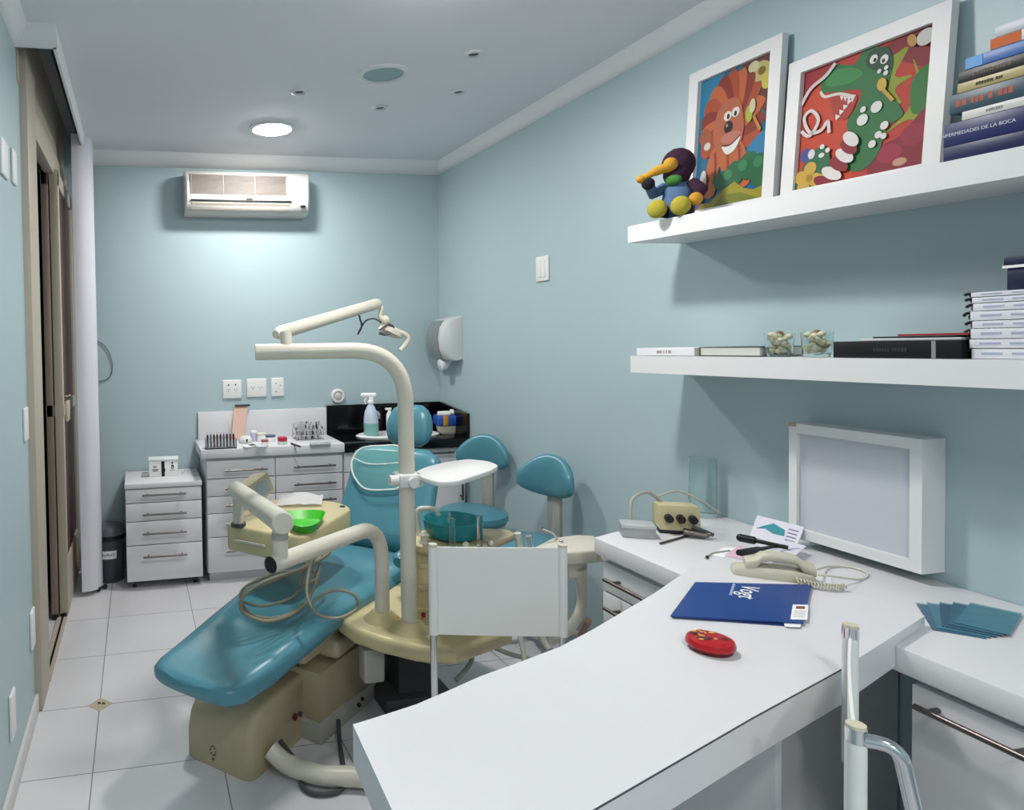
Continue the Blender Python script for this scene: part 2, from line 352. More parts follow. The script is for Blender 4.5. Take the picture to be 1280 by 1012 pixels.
for x0,x1 in ((.398,.823),(.828,1.260)):
    for (z0,z1),h in zip(rows,hz):
        dr=MB().box((x0,4.140,z0),(x1,4.160,z1),bev=.002).build('drawer',WHITE,cb); c=(x0+x1)/2+.03
        m=MB(); handle(m,(c-.135,4.14,h),(c+.135,4.14,h),(0,-1,0)); m.build('handle',STEEL,dr)
sk=thing('sink_unit','white sink unit with black granite top and splashback in the far right corner','sink unit',(1.7,4.34,0))
m=MB(); m.box((1.272,4.17,.06),(2.10,4.53,.77)); m.box((1.28,4.2,0),(2.09,4.5,.06)); m.build('carcass',WHITE,sk)
MB().box((1.272,4.112,.770),(2.120,4.553,.828),bev=.003).build('worktop',GRANITE,sk)
m=MB(); m.box((1.275,4.530,.828),(2.120,4.556,1.028)); m.prism([(4.118,.828),(4.53,.828),(4.53,1.028),(4.118,.985)],0,.022,X=Matrix(((0,0,1,2.10),(1,0,0,0),(0,1,0,0),(0,0,0,1)))); m.build('splashback',GRANITE,sk)
for x0,x1,hx in ((1.275,1.685,1.30),(1.69,2.10,1.93)):
    dr=MB().box((x0,4.150,.640),(x1,4.170,.762),bev=.002).build('drawer',WHITE,sk)
    m=MB(); c=(x0+x1)/2+.02; handle(m,(c-.07,4.15,.735),(c+.10,4.15,.735),(0,-1,0)); m.build('handle',DGREY,dr)
    dr=MB().box((x0,4.150,.065),(x1,4.170,.635),bev=.002).build('cabinet_door',WHITE,sk)
    m=MB(); h=x1-.03 if x1>2 else x0+.36; handle(m,(h,4.15,.42),(h,4.15,.60),(0,-1,0),.007); m.build('handle',DGREY,dr)
CERAM=mat('white_ceramic','#ececec',.15)
m=MB(); m.lathe([(.285,0.0),(.29,.012),(.275,.020),(.255,.016),(.20,.004),(.001,.002)],n=40,c=(1.70,4.31,.829),sy=.52); m.build('basin',CERAM,sk)
m=MB(); m.tube(fillet([(1.60,4.49,.829),(1.60,4.49,.98),(1.60,4.40,.98),(1.60,4.40,.94)],.04),.011,n=12); m.cyl((1.60,4.49,.829),(1.60,4.49,.85),.024); m.build('tap',CHROME,sk)
# ---------------------------------------------------------------- right side counter, cabinets, desk
CT=.81; DT=.835; FX=1.60
FX2=1.50; YS=1.235; fcn=at(743,671,z=CT)
o=tag(MB().prism([(FX,-1.0),(XR-.002,-1.0),(XR-.002,2.26),(fcn.x,fcn.y),(FX2,fcn.y-.02),(FX2,YS),(FX,YS)],CT-.055,CT,bev=.003).build('counter_worktop',WHITE),'long white counter worktop running along the right wall under the shelves','worktop')
fc=thing('drawer_cabinet','white drawer cabinet under the far end of the right-hand counter','cabinet',(1.85,1.85,0))
m=MB(); m.box((FX2+.035,1.56,.06),(XR-.01,2.02,CT-.056)); m.box((FX2+.07,1.58,0),(XR-.03,2.0,.06)); m.build('carcass',WHITE,fc)
for z0,z1,h in ((.640,.735,.690),(.50,.635,.595),(.34,.495,.45),(.07,.335,.25)):
    dr=MB().box((FX2+.015,1.562,z0),(FX2+.035,2.018,z1),bev=.002).build('drawer',WHITE,fc)
    m=MB(); handle(m,(FX2+.015,1.66,h),(FX2+.015,1.975,h),(-1,0,0),.006); m.build('handle',STEEL,dr)
nc=thing('cupboard','white cupboard with a long steel bar handle below the near end of the counter','cabinet',(1.85,.7,0))
m=MB(); m.box((FX+.035,.25,.06),(XR-.01,1.165,CT-.056)); m.box((FX+.07,.27,0),(XR-.03,1.15,.06)); m.build('carcass',WHITE,nc)
dr=MB().box((FX+.012,.255,.07),(FX+.035,1.163,.738),bev=.002).build('cabinet_door',WHITE,nc)
m=MB(); a=at(1143,878,x=FX+.012-.03); b_=at(1277,931,x=FX+.012-.03); h=(a.z+b_.z)/2-.015
handle(m,(FX+.012,a.y,h),(FX+.012,b_.y-.01,h),(-1,0,0),.0065); m.build('handle',STEEL,dr)
dk=thing('desk','large white desk with a curved far edge, its end resting on the counter','desk',(1.1,1.1,0))
far=[at(u,v,z=DT) for u,v in ((441,905),(480,893),(520,880),(560,863),(600,845),(650,827),(700,808),(740,787),(779,764),(815,743),(845,722.5),(886,694))]
near=[at(u,v,z=DT) for u,v in ((1156,769.5),(1050,837),(940,897),(740,1012))]
dirn=(near[3]-near[0]).normalized(); cl=far[0]+(at(490,1012,z=DT)-far[0])*1.35
# near left corner: where the left end meets the near edge
n0=near[3]; e=(at(490,1012,z=DT)-far[0])
den=dirn.x*e.y-dirn.y*e.x; tt=((far[0].x-n0.x)*e.y-(far[0].y-n0.y)*e.x)/den; nl=n0+dirn*tt
tong=[at(1018,730,z=DT)]; xt=(tong[0].x+near[0].x)/2
fx=FX-.003
def cutx(a,b,x): t=(x-a.x)/(b.x-a.x); return a+(b-a)*t
fx2=FX2-.003; fi=[p for p in far if p.x<fx2]; k=len(fi)
if k<len(far): fc_=cutx(far[k-1],far[k],fx2)
else: fc_=far[-1]
ncut=cutx(near[0],near[1],fx)
mid=lambda a,b,t:a+(b-a)*t
body=[nl]+[p for p in (near[2],near[1])]+[ncut,V((fx,YS+.003,DT)),V((fx2,YS+.003,DT)),fc_]+fi[::-1]
fullp=[nl,near[2],near[1],near[0],V((xt,far[-1].y-.02,0)),far[-1]]+far[:-1][::-1]
tongue=[ncut,near[0],V((xt,far[-1].y-.02,0)),far[-1]]+([far[k]] if k<len(far)-1 else [])+[fc_,V((fx2,YS+.003,DT)),V((fx,YS+.003,DT))]
m=MB(); m.prism([(p.x,p.y) for p in body],CT-.045,DT); m.prism([(p.x,p.y) for p in tongue],CT+.0005,DT-.00005)
m.build('desk_top',WHITE,dk,smooth=20)
m=MB(); w3=(near[2]-near[1]).normalized(); m.tube([V((q_.x,q_.y,DT-.0012)) for q_ in (mid(near[1],near[0],.02),near[1],near[2],mid(near[2],nl,.98))],.0014,n=6); m.build('edge_strip',DGREY,dk)
u_=(near[1]-nl).normalized(); w_=V((-u_.y,u_.x,0))
def panel(p,q,th,z0,z1,name):
    d=(q-p).normalized(); n_=V((-d.y,d.x,0))*th/2
    MB().prism([((p+n_).x,(p+n_).y),((q+n_).x,(q+n_).y),((q-n_).x,(q-n_).y),((p-n_).x,(p-n_).y)],z0,z1).build(name,WHITE,dk)
pe=at(996,905,z=CT-.05)
panel(pe+w_*.03,pe+w_*.26,.024,0,CT-.046,'support_panel')
panel(nl+u_*.30+w_*.25,pe+w_*.25-u_*.015,.02,.0,CT-.046,'modesty_panel')
panel(nl+u_*.08+w_*.06,nl+u_*.08+w_*.24,.03,0,CT-.046,'end_panel')
# ---------------------------------------------------------------- shelves
SX=1.874
def zs(i,y): return (1.9070+(y-2.346)*.0200) if i==0 else (1.4070-(y-2.331)*.0145)
for i,(ye,lb) in enumerate(((2.343,'upper long white floating shelf on the right wall'),(2.331,'lower long white floating shelf on the right wall'))):
    m=MB(); m.loft([[(SX,y,zs(i,y)-.064),(XR-.001,y,zs(i,y)-.064),(XR-.001,y,zs(i,y)),(SX,y,zs(i,y))] for y in (ye,.2)])
    tag(m.build('wall_shelf',WHITE2,smooth=0),lb,'shelf',group='floating shelves on the right wall')
# ---------------------------------------------------------------- lightbox
lb=thing('xray_lightbox','white square film viewing box hung on the right wall above the counter','light box',(2.07,1.615,.84))
bx0,bx1,bz0,bz1=2.045,XR-.001,.838,1.200; by0=at(1152.5,620,x=bx0).y; by1=at(986,600,x=bx0).y
m=MB()
for a,b_ in (((bx0,by0,bz0),(bx1,by1,bz0+.03)),((bx0,by0,bz1-.03),(bx1,by1,bz1)),((bx0,by0,bz0+.03),(bx1,by0+.03,bz1-.03)),((bx0,by1-.026,bz0+.03),(bx1,by1,bz1-.03))): m.box(a,b_)
m.box((bx0+.03,by0+.02,bz0+.02),(bx1,by1-.02,bz1-.02)); m.build('case',WHITE2,lb,smooth=0)
MB().box((bx0+.012,by0+.029,bz0+.029),(bx0+.031,by1-.025,bz1-.029)).build('viewing_screen',mat('opal_acrylic','#c2c7cf',.25),lb)
MB().box((bx0-.0012,by1-.024,bz1-.010),(bx0+.004,by1,bz1+.0012)).build('corner_chip',mat('bare_chipboard','#b79f84',.8),lb)
exec_later=[]
# ---------------------------------------------------------------- pictures on the upper shelf
def paint(c): return tuple(x*.72 for x in lin(c)[:3])+(1,)
def picture(label,ul,ur,zt,border,lean,artfn,name='framed_picture',yaw=0.0):
    # ul/ur = far/near y at the frame's foot
    W=ul-ur; xb=XR-.012-lean; zb=zs(0,(ul+ur)/2); Ht=zt-zb; a=math.atan2(lean-.012,Ht)
    u=V((0,-1,-.02)).normalized(); v=V((math.sin(a),0,math.cos(a))); v=(v-u*v.dot(u)).normalized(); w=u.cross(v)
    X=Matrix((u,v,w)).transposed().to_4x4(); X.translation=V((xb,ul,zs(0,ul)+.001))
    Lh=Ht/math.cos(a); t=thing(name,label,'picture',X=X,group='framed animal paintings on the upper shelf')
    b=border; FR=mat('picture_frame_white','#dcdcdc',.45)
    m=MB(); m.box((0,0,-.012),(W,b,.012)); m.box((0,Lh-b,-.012),(W,Lh,.012)); m.box((0,b,-.012),(b,Lh-b,.012)); m.box((W-b,b,-.012),(W,Lh-b,.012)); m.build('frame',FR,t,world=False,smooth=0)
    MB().box((.005,.005,-.011),(W-.005,Lh-.005,-.004)).build('backing',EDGE,t,world=False)
    A=MB(); st=[0]
    def poly(pts,c,sm=0):
        q=[V((p[0],p[1],0)) for p in pts]
        if sm: q=smoothpts(q,5,True)
        st[0]+=1; z=-.0038+.00016*st[0]
        q=[(b+min(max(p.x,0),1)*(W-2*b),b+min(max(p.y,0),1)*(Lh-2*b),z) for p in q]
        A.face(q,mat('paint_'+c[1:],paint(c),.6))
    def ell(cx,cy,rx,ry,c,rot=0,n=20):
        poly([(cx+rx*math.cos(2*PI*k/n)*math.cos(rot)-ry*math.sin(2*PI*k/n)*math.sin(rot),cy+rx*math.cos(2*PI*k/n)*math.sin(rot)+ry*math.sin(2*PI*k/n)*math.cos(rot)) for k in range(n)],c)
    def stroke(pts,wd,c):
        q=smoothpts([V((p[0],p[1],0)) for p in pts],5); L=[];Rr=[]
        for i,p in enumerate(q):
            d=(q[min(i+1,len(q)-1)]-q[max(i-1,0)]).normalized(); n_=V((-d.y,d.x,0))*wd/2; L.append(p+n_);Rr.append(p-n_)
        for i in range(len(q)-1): pass
        st[0]+=1; z=-.0038+.00016*st[0]; mm=mat('paint_'+c[1:],paint(c),.6); cl=lambda p:(b+min(max(p.x,0),1)*(W-2*b),b+min(max(p.y,0),1)*(Lh-2*b),z)
        for i in range(len(q)-1): A.face([cl(L[i]),cl(L[i+1]),cl(Rr[i+1]),cl(Rr[i])],mm)
    artfn(poly,ell,stroke)
    A.build('painting',None,t,world=False,smooth=0)
    return t
def lion(poly,ell,stroke):
    poly([(0,0),(1,0),(1,1),(0,1)],'#1f6f96'); poly([(0,.62),(.2,.7),(.35,1),(0,1)],'#2a86ae',1)
    poly([(.72,.75),(1,.6),(1,1),(.6,1)],'#6b3a34',1)
    ell(.84,.9,.13,.07,'#c9bd7a'); ell(.75,.95,.07,.04,'#d9d2a8'); ell(.93,.82,.07,.06,'#d9c95a'); ell(.86,.9,.05,.03,'#8a6d2e')
    for k in range(13):
        a=PI*(-.12+k*1.24/12); c,s_=math.cos(a),math.sin(a); cx,cy=.45,.58; l=.46
        col=('#b3502c','#8f3328','#c8683a')[k%3]
        poly([(cx+.12*c-.10*s_,cy+.09*s_+.07*c),(cx+.75*l*c-.12*s_,cy+.75*l*s_*.9+.08*c),(cx+l*c+.04,cy+l*s_*.9),(cx+.7*l*c+.12*s_,cy+.75*l*s_*.9-.08*c),(cx+.12*c+.10*s_,cy+.09*s_-.07*c)],col,1)
    poly([(.12,.12),(.22,.42),(.42,.48),(.66,.44),(.8,.15),(.62,.12),(.55,.3),(.46,.14),(.36,.3),(.3,.1)],'#c46a3c',1)
    for x in (.28,.46,.62): stroke([(x,.18),(x+.02,.30),(x,.42)],.035,'#9c3b36')
    poly([(.25,.5),(.27,.68),(.4,.78),(.58,.76),(.66,.62),(.66,.48),(.52,.4),(.36,.42)],'#bb6848',1)
    poly([(.05,.52),(.18,.42),(.22,.56),(.1,.62)],'#a85a3a',1)
    ell(.16,.48,.05,.03,'#ded6cc')
    ell(.44,.66,.055,.035,'#eee8e2'); ell(.55,.67,.055,.035,'#eee8e2'); ell(.45,.655,.02,.02,'#20181a'); ell(.55,.66,.02,.02,'#20181a')
    ell(.46,.575,.06,.045,'#2a1516'); ell(.44,.59,.015,.012,'#b9a0a0')
    poly([(.36,.5),(.46,.535),(.62,.52),(.66,.46),(.56,.44),(.42,.46)],'#c67a6c',1)
    poly([(.38,.45),(.5,.44),(.64,.49),(.58,.4),(.46,.375)],'#f0ece8',1)
    stroke([(.38,.45),(.5,.44),(.64,.49)],.012,'#6b2a28')
    ell(.74,.62,.045,.06,'#aebb3e',.2); ell(.78,.67,.04,.05,'#d8d4b0'); stroke([(.8,.6),(.9,.48)],.03,'#c88a3c')
    ell(.86,.36,.04,.06,'#d6c24a'); poly([(.7,.2),(.78,.4),(1,.45),(1,.2)],'#2a7fb0',1)
    for cx,cy,rx,ry in ((.42,.19,.13,.07),(.6,.22,.13,.09),(.78,.25,.14,.1),(.93,.2,.13,.12)): ell(cx,cy,rx,ry,'#2a6b45')
    for cx,cy in ((.5,.22),(.7,.26),(.9,.26)): ell(cx,cy,.06,.04,'#3c8a58')
    poly([(0,0),(0,.06),(.25,.04),(.42,.11),(.6,.16),(.72,.1),(.86,.07),(1,.09),(1,0)],'#a39a2c'); poly([(.3,.0),(.45,.08),(.7,.07),(.95,0)],'#7d8428')
    ell(.06,.1,.07,.09,'#7d4a80'); ell(.14,.22,.05,.08,'#d8d0d4')
def dino(poly,ell,stroke):
    poly([(0,0),(1,0),(1,1),(0,1)],'#c23a2a'); poly([(0,.0),(.45,0),(.4,.5),(.2,.9),(0,.9)],'#d0482c',1)
    poly([(.0,.75),(.12,.9),(.3,1),(0,1)],'#a52030',1); poly([(.55,.9),(.75,1),(1,1),(1,.7),(.8,.8)],'#8a1f2a',1)
    for pts in ([(.5,1),(.54,.86),(.68,.8),(.7,.55),(.8,.5),(.75,.62),(.86,.68),(.74,.72),(.82,.9),(.7,.88),(.62,.95)],[(.7,.3),(.84,.42),(.9,.6),(.86,.8),(.95,.62),(1,.8),(1,.3),(.86,.36)]): poly(pts,'#97a12c',1)
    poly([(.88,.4),(.86,.62),(.94,.72),(1,.68),(1,.42)],'#2f7a3a',1)
    poly([(.6,0),(.68,.2),(.82,.26),(1,.42),(1,0)],'#8c1d34',1); ell(.74,.14,.09,.07,'#a32a44'); ell(.9,.24,.09,.08,'#9a2540'); ell(.82,.06,.05,.03,'#cfa080')
    # dinosaur
    poly([(.17,.78),(.16,.9),(.26,.97),(.42,.92),(.5,1.0),(.62,.98),(.72,.86),(.7,.62),(.78,.5),(.82,.4),(.72,.34),(.66,.16),(.56,.06),(.42,.1),(.44,.3),(.4,.46),(.46,.56),(.5,.68),(.42,.72),(.3,.74),(.24,.76)],'#2c7440',1)
    poly([(.2,.84),(.24,.92),(.4,.9),(.5,.82),(.4,.78),(.26,.8)],'#3c8f4c',1)
    poly([(.52,.88),(.56,.98),(.68,.95),(.72,.8),(.64,.78)],'#1d4f3a',1)
    poly([(.22,.75),(.33,.72),(.46,.67),(.46,.6),(.4,.5),(.3,.54),(.26,.66)],'#b53a30',1)
    stroke([(.16,.79),(.2,.735),(.32,.72),(.45,.655)],.022,'#e6e2da')
    for k in range(4): poly([(.33+.03*k,.70-.014*k),(.36+.03*k,.69-.014*k),(.345+.03*k,.655-.014*k)],'#f0eee8')
    for k in range(5): poly([(.31+.03*k,.51+.032*k),(.345+.03*k,.535+.032*k),(.305+.03*k,.56+.03*k)],'#f0eee8')
    ell(.58,.9,.03,.035,'#f0eee8'); ell(.66,.87,.03,.035,'#f0eee8'); ell(.59,.89,.012,.016,'#101010'); ell(.655,.86,.012,.016,'#101010')
    for cx,cy,r in ((.63,.79,.016),(.68,.80,.016),(.68,.76,.018),(.63,.52,.042),(.53,.45,.042),(.53,.53,.022),(.7,.36,.03),(.66,.30,.026),(.7,.28,.022),(.62,.24,.028)): ell(cx,cy,r,r*1.05,'#ecebe6')
    ell(.66,.68,.035,.05,'#d9b24a',.2); stroke([(.67,.64),(.75,.53)],.025,'#cda445')
    stroke([(.0,.72),(.08,.84),(.2,.9),(.28,.98)],.03,'#e2d6d8'); stroke([(.02,.5),(.1,.44),(.17,.55),(.1,.65),(.04,.6),(.1,.47),(.2,.46),(.25,.52),(.27,.42)],.028,'#e8dcde')
    poly([(.0,.0),(.03,.12),(.14,.3),(.26,.3),(.3,.16),(.3,.0)],'#2a6a44',1)
    ell(.08,.28,.05,.06,'#4a4f98'); ell(.13,.28,.03,.04,'#e2dfe6'); ell(.22,.32,.02,.02,'#e8e8e4'); ell(.27,.28,.02,.02,'#e8e8e4'); ell(.22,.25,.025,.02,'#e8e8e4')
    for cx,cy in ((.05,.1),(.13,.16),(.18,.06),(.08,.02),(.24,.04)): ell(cx,cy,.055,.055,'#d8b04a')
    ell(.13,.08,.03,.03,'#b88a30')
    for k in range(6):
        t=k/5; cx,cy=.26+.2*math.sin(t*1.5),.02+.30*t; ell(cx,cy,.1-.02*t,.045,('#8c1f30','#ece6e4')[k%2],-.5-.3*t)
    ell(.95,.92,.06,.06,'#dcd8d4'); ell(.86,.93,.03,.05,'#c89a52',.4)
picture('white-framed painting of an orange cartoon lion leaning on the upper shelf',2.285,1.905,2.468,.042,.040,lion)
picture('white-framed painting of a green cartoon dinosaur, right of the lion on the upper shelf',1.880,1.432,2.348,.042,.040,dino)
# plush bird
pc=at(848,262,x=1.93); zb=zs(0,pc.y)
pl=thing('plush_toy','plush bird with purple hood, yellow beak and blue jacket on the upper shelf end','plush toy',(pc.x,pc.y,zb),R(-62))
PUR=mat('plush_purple','#33182f',.95,bump=.6,bscale=120); PY_=mat('plush_yellow','#c4912f',.95,bump=.6,bscale=150); PB=mat('plush_blue','#536f92',.95,bump=.6,bscale=120); PK=mat('plush_dark','#1c1826',.95); PYG=mat('plush_lime','#a59a35',.95,bump=.6,bscale=150)
m=MB(); m.lathe([(.03,.0),(.05,.02),(.055,.06),(.045,.11),(.03,.14),(.001,.145)],n=18); m.build('body',PB,pl,world=False)
m=MB(); m.ball((0,0,.195),.055,PUR,(1,1,1.08)); m.ball((0,-.012,.16),.045,PUR); hd=m.build('head',PUR,pl,world=False)
m=MB(); m.tube(smoothpts([(.0,-.045,.185),(-.04,-.075,.172),(-.085,-.09,.15)]),[.02]*4+[.017]*4+[.013]*4+[.012],PY_,10); m.ball((-.005,-.055,.19),.024,PY_); m.ball((-.088,-.092,.148),.017,PY_,(1,1.3,.9)); m.build('beak',None,hd,world=False)
m=MB(); m.tube([(-.045,0,.12),(-.075,-.03,.10),(-.07,-.07,.125)],[.022,.02,.018],PB); m.ball((-.07,-.08,.13),.022,PK); m.build('wing',None,pl,world=False)
m=MB(); m.tube([(.045,0,.12),(.08,-.02,.09),(.075,-.05,.06)],[.022,.022,.018],PUR); m.ball((.075,-.055,.055),.022,PY_); m.build('wing',None,pl,world=False)
m=MB(); m.ball((0,-.045,.135),.024,mat('plush_green','#3f7a35',.9),(1.2,.7,.8)); m.build('scarf',None,pl,world=False)
for sx in (-1,1):
    m=MB(); m.tube([(sx*.03,-.01,.03),(sx*.036,-.06,.03)],.024,PK); m.ball((sx*.038,-.085,.034),.033,PYG,(1,.7,1.02)); m.build('foot',None,pl,world=False)
# ---------------------------------------------------------------- books
def book(name,label,y0,y1,x0,z0,th,cover,group,cat='book',depth=.19,pages='#d9d4c8',title=None,tc='#e8e8e8',ts=.5,band=None,slope=0,tx=.5,spine_back=False):
    a=math.atan(slope)
    X=Matrix.Translation(V((x0,y0,z0)))@Matrix.Rotation(a,4,'X')
    t=thing(name,label,cat,X=X,group=group); L=y0-y1; c=mat('cover_'+cover[1:],cover,.4)
    m=MB(); e=.0022
    m.box((0,-L,0),(depth,0,e)); m.box((0,-L,th-e),(depth,0,th)); m.box((depth-e,-L,0),(depth,0,th)) if spine_back else m.box((-.001,-L,0),(e,0,th),bev=.0012); m.build('cover',c,t,world=False)
    MB().box((.001 if spine_back else e,-L+.004,e),(depth-.004,-.004,th-e)).build('pages',mat('pages_'+pages[1:],pages,.8),t,world=False)
    X2=Matrix.Translation(V((-.0012,-L*tx,th*.5)))@Matrix(((0,0,-1,0),(-1,0,0,0),(0,1,0,0),(0,0,0,1)))
    if title:
        m=MB(); mi_=mat('ink_'+tc[1:],tc,.6)
        if isinstance(title,int):   # lettering too blurred to read: a row of small strokes
            rr=random.Random(title*7+int(y0*1000)); q=-title*th*ts*.3
            for ch in range(title):
                wd=th*ts*rr.uniform(.28,.5); m.box((q,-th*ts*.4,0),(q+wd,th*ts*rr.uniform(.25,.45),.0003),mi_,X=X2); q+=wd+th*ts*(.12 if rr.random()<.8 else .5)
        else: m.text(title,th*ts,mi_,X2,.0003)
        m.build('title',None,t,world=False)
    if band:
        m=MB()
        for a0,a1,cc in band: m.box((-.0016,-a1*L,0.001),(0,-a0*L,th-.001),mat('ink_'+cc[1:],cc,.6))
        m.build('spine_band',None,t,world=False)
    return t
G='book stack on the upper shelf'
specs=[('thick navy book at the bottom of the upper shelf stack',1180,.036,'#141c4c',None,None,None),
('thick navy book with white title, second from the bottom of the stack','1180',.052,'#17205a','ENFERMEDADES DE LA BOCA','#cdd0dc',None),
('white book with grey title, third from the bottom of the stack',1203,.020,'#c9c8c4',7,'#8a8a88',None),
('slate-teal book with red and orange lettering, below the tan book',1187,.044,'#2f4b59',9,'#a8584a',[(.62,.85,'#d8dce0')]),
('tan book with black lettering in the middle of the stack',1197,.022,'#a99a6a',10,'#3a3424',None),
('black book above the tan book in the stack',1198,.026,'#15171c',11,'#6a5a4c',None),
('bright blue book above the black book in the stack',1207,.026,'#3b68ab','','#9ac0e8',[(.0,.12,'#6fa4dc')]),
('white book with an orange spine label near the top of the stack',1238,.024,'#c9d0d8','','#000000',[(.0,.20,'#c95f22')]),
('pale grey book on top of the upper shelf stack',1243,.024,'#b9bcc6','','#606068',None)]
yy=1.295; zc=zs(0,1.2)+.0006
xs_=1.893
for lb_,u,th,cv,ti,tcx,bd in specs:
    y0=at(float(u),100,x=xs_).y
    book('book',lb_,y0,y0-.27,xs_,zc+(y0-1.2)*.02,th,cv,G,title=ti,tc=tcx or '#e8e8e8',ts=.21 if isinstance(ti,str) else .42,band=bd,slope=.02,tx=.235); zc+=th+.0006
lz=lambda y:zs(1,y)+.0006
G2='flat books on the lower shelf'
book('book','thin white book at the far left end of the lower shelf',2.31,2.035,1.885,lz(2.31)+.001,.028,'#e3e3e6',G2,title=8,tc='#a08a90',ts=.5,slope=-.0145)
book('book','grey-paged book with dark cover beside the thin white book on the lower shelf',2.028,1.795,1.90,lz(2.028)+.001,.030,'#2b3b38',G2,pages='#c6c8c2',slope=-.0145,spine_back=True)
t=None
# glass candle cups
for u,lb_ in ((974,'small glass cup of cream pebbles on the lower shelf, left one'),(1021,'small glass cup of cream pebbles on the lower shelf, right one')):
    p=at(u,446,x=1.93); c=(0,0,0); t=thing('glass_cup',lb_,'cup',(1.93,p.y,lz(p.y)+.0005),0,'glass cups on the lower shelf')
    MB().lathe([(.001,0),(.03,0),(.034,.01),(.039,.072),(.036,.072),(.031,.012),(.001,.008)],n=24,cap=False).build('cup',GLASS,t,world=False)
    m=MB(); rr=random.Random(u)
    for k in range(40):
        a=rr.random()*2*PI; q=rr.random()**.5*.019; z=.016+.0013*k; m.ball((q*1.35*math.cos(a),q*1.35*math.sin(a),z),.0095,None,(1,1,.8),n=8)
    tag(m.build('pebbles',mat('cream_pebble','#e6dcbb',.5),t,world=False),kind='stuff')
    MB().ball((0,0,.068),.011,mat('pebble_brown','#8a6a4a',.5),n=10).build('candle',None,t,world=False)
# black box file + magazines
y0=1.558;y1=1.262;sl=-.0145
t=book('box_file','flat black box file on the lower shelf beside the spiral bound stack',y0,y1,1.885,lz(y0),.044,'#0b0b0d',None,cat='file',pages='#101012',title=11,tc='#2c2c30',ts=.3,slope=sl,band=[(.80,.83,'#8a8a8e')])
G3='magazines lying on the black box file'
zz=lz(y0)+.0446
for (cv,dy0,dy1,th,lb_) in (('#cfd2d4',.06,.01,.006,'pale magazine lying directly on the black box file'),('#1c1d20',.09,.02,.004,'thin dark magazine in the middle of the pile on the black box file'),('#a02a30',.15,.0,.005,'thin red magazine on top of the black box file')):
    t=MB(); X=Matrix.Translation(V((1.90,y0-dy0,zz+.0145*dy0)))@Matrix.Rotation(math.atan(sl),4,'X')
    t.box((0,-(y0-dy0-y1-dy1),0),(.18,0,th),X=X,bev=.001); tag(t.build('magazine',mat('cover_'+cv[1:],cv,.4)),lb_,'magazine',G3); zz+=th+.0006
# spiral bound stack
y0=1.256;zz=lz(y0);G4='spiral bound white booklets on the lower shelf'
SP=['#dcdce2','#d6d6de','#e0e0e4']
rows=[('bottom',.024),('second from the bottom',.022),('third from the bottom',.024),('fourth from the bottom',.018),('fourth from the top',.022),('third from the top',.018),('second from the top',.014),('topmost',.012)]
for k,(w,th) in enumerate(rows):
    off=(.004,0,.002,.005,.001,.006,.004,.002)[k]
    X=Matrix.Translation(V((1.90,y0-off,zz)))@Matrix.Rotation(math.atan(sl),4,'X')
    t=thing('spiral_booklet','white spiral bound booklet, %s of the stack on the lower shelf'%w,'booklet',X=X,group=G4)
    MB().box((0,-.24,0.0004),(.20,0,th-.0012),bev=.001).build('pages',mat('booklet_pages','#d9d9e0',.7),t,world=False)
    m=MB()
    for yy_ in (.02,.075,.15,): m.box((-.0008,-yy_-.038,th*.4),(.001,-yy_,th*.62))
    m.build('printed_lines',mat('faint_blue_print','#a9aec4',.7),t,world=False)
    rz=th*.5-.0032; hel=[(.004+.186*q/120,.006+(.009)*math.cos(2*PI*q/12),th*.5+rz*math.sin(2*PI*q/12)) for q in range(121)]
    m=MB(); m.tube(hel,.0034,n=6)
    m.build('spiral',BLACK,t,world=False); zz+=th
# navy box with stripe on the booklets, and a small gold item
yb=at(1258,350,x=1.93).y
t=thing('navy_box','navy box with a white stripe on top of the spiral bound booklets','box',(1.99,yb-.09,zz+(.0145*.04)))
MB().box((-.06,-.09,0),(.07,.09,.052),bev=.003).build('box_body',mat('navy_card','#10143a',.45),t,world=False)
MB().box((-.064,-.094,.050),(.074,.094,.076),bev=.003).build('lid',mat('navy_card','#10143a',.45),t,world=False)
MB().box((-.0650,-.0945,.050),(.0745,.0945,.056)).build('stripe',PAPER,t,world=False)
t=MB(); t.lathe([(.001,0),(.02,0),(.024,.02),(.016,.045),(.001,.06)],n=16,c=(1.955,yb-.065,zz+.078)); tag(t.build('gold_ornament',mat('gold_plastic','#b98a2a',.3)),'small gold ornament standing on the navy box, cut by the frame edge','ornament')
# ---------------------------------------------------------------- dental chair
O=V((.176,2.157,0)); CA=R(44)
dc=thing('dental_chair','teal upholstered dental chair on a cream base in the middle of the room','dental chair',O,CA)
def cush(secs,n=28,e=3.2):
    # secs: (s, zc, hw, ht, tilt) ring in plane perpendicular to path (s,z) with tilt angle of normal
    rings=[]
    for s_,z,hw,ht,tl in secs:
        rings.append([(s_-math.sin(tl)*h,t_,z+math.cos(tl)*h) for t_,h in sell(hw,ht,n,e)])
    return rings
m=MB()
secs=[(-.075,.425,.06,.012,0),(-.068,.42,.13,.028,0),(-.045,.415,.165,.04,0),(0,.413,.185,.046,0),(.12,.42,.20,.048,0),(.3,.445,.212,.05,-.0),(.48,.468,.222,.052,0),(.65,.478,.232,.052,0),(.8,.47,.24,.052,0),(.95,.458,.243,.052,0),(1.1,.455,.243,.052,0),(1.22,.46,.235,.05,0),(1.27,.465,.21,.04,0),(1.285,.468,.16,.02,0)]
rings=cush(secs,40)
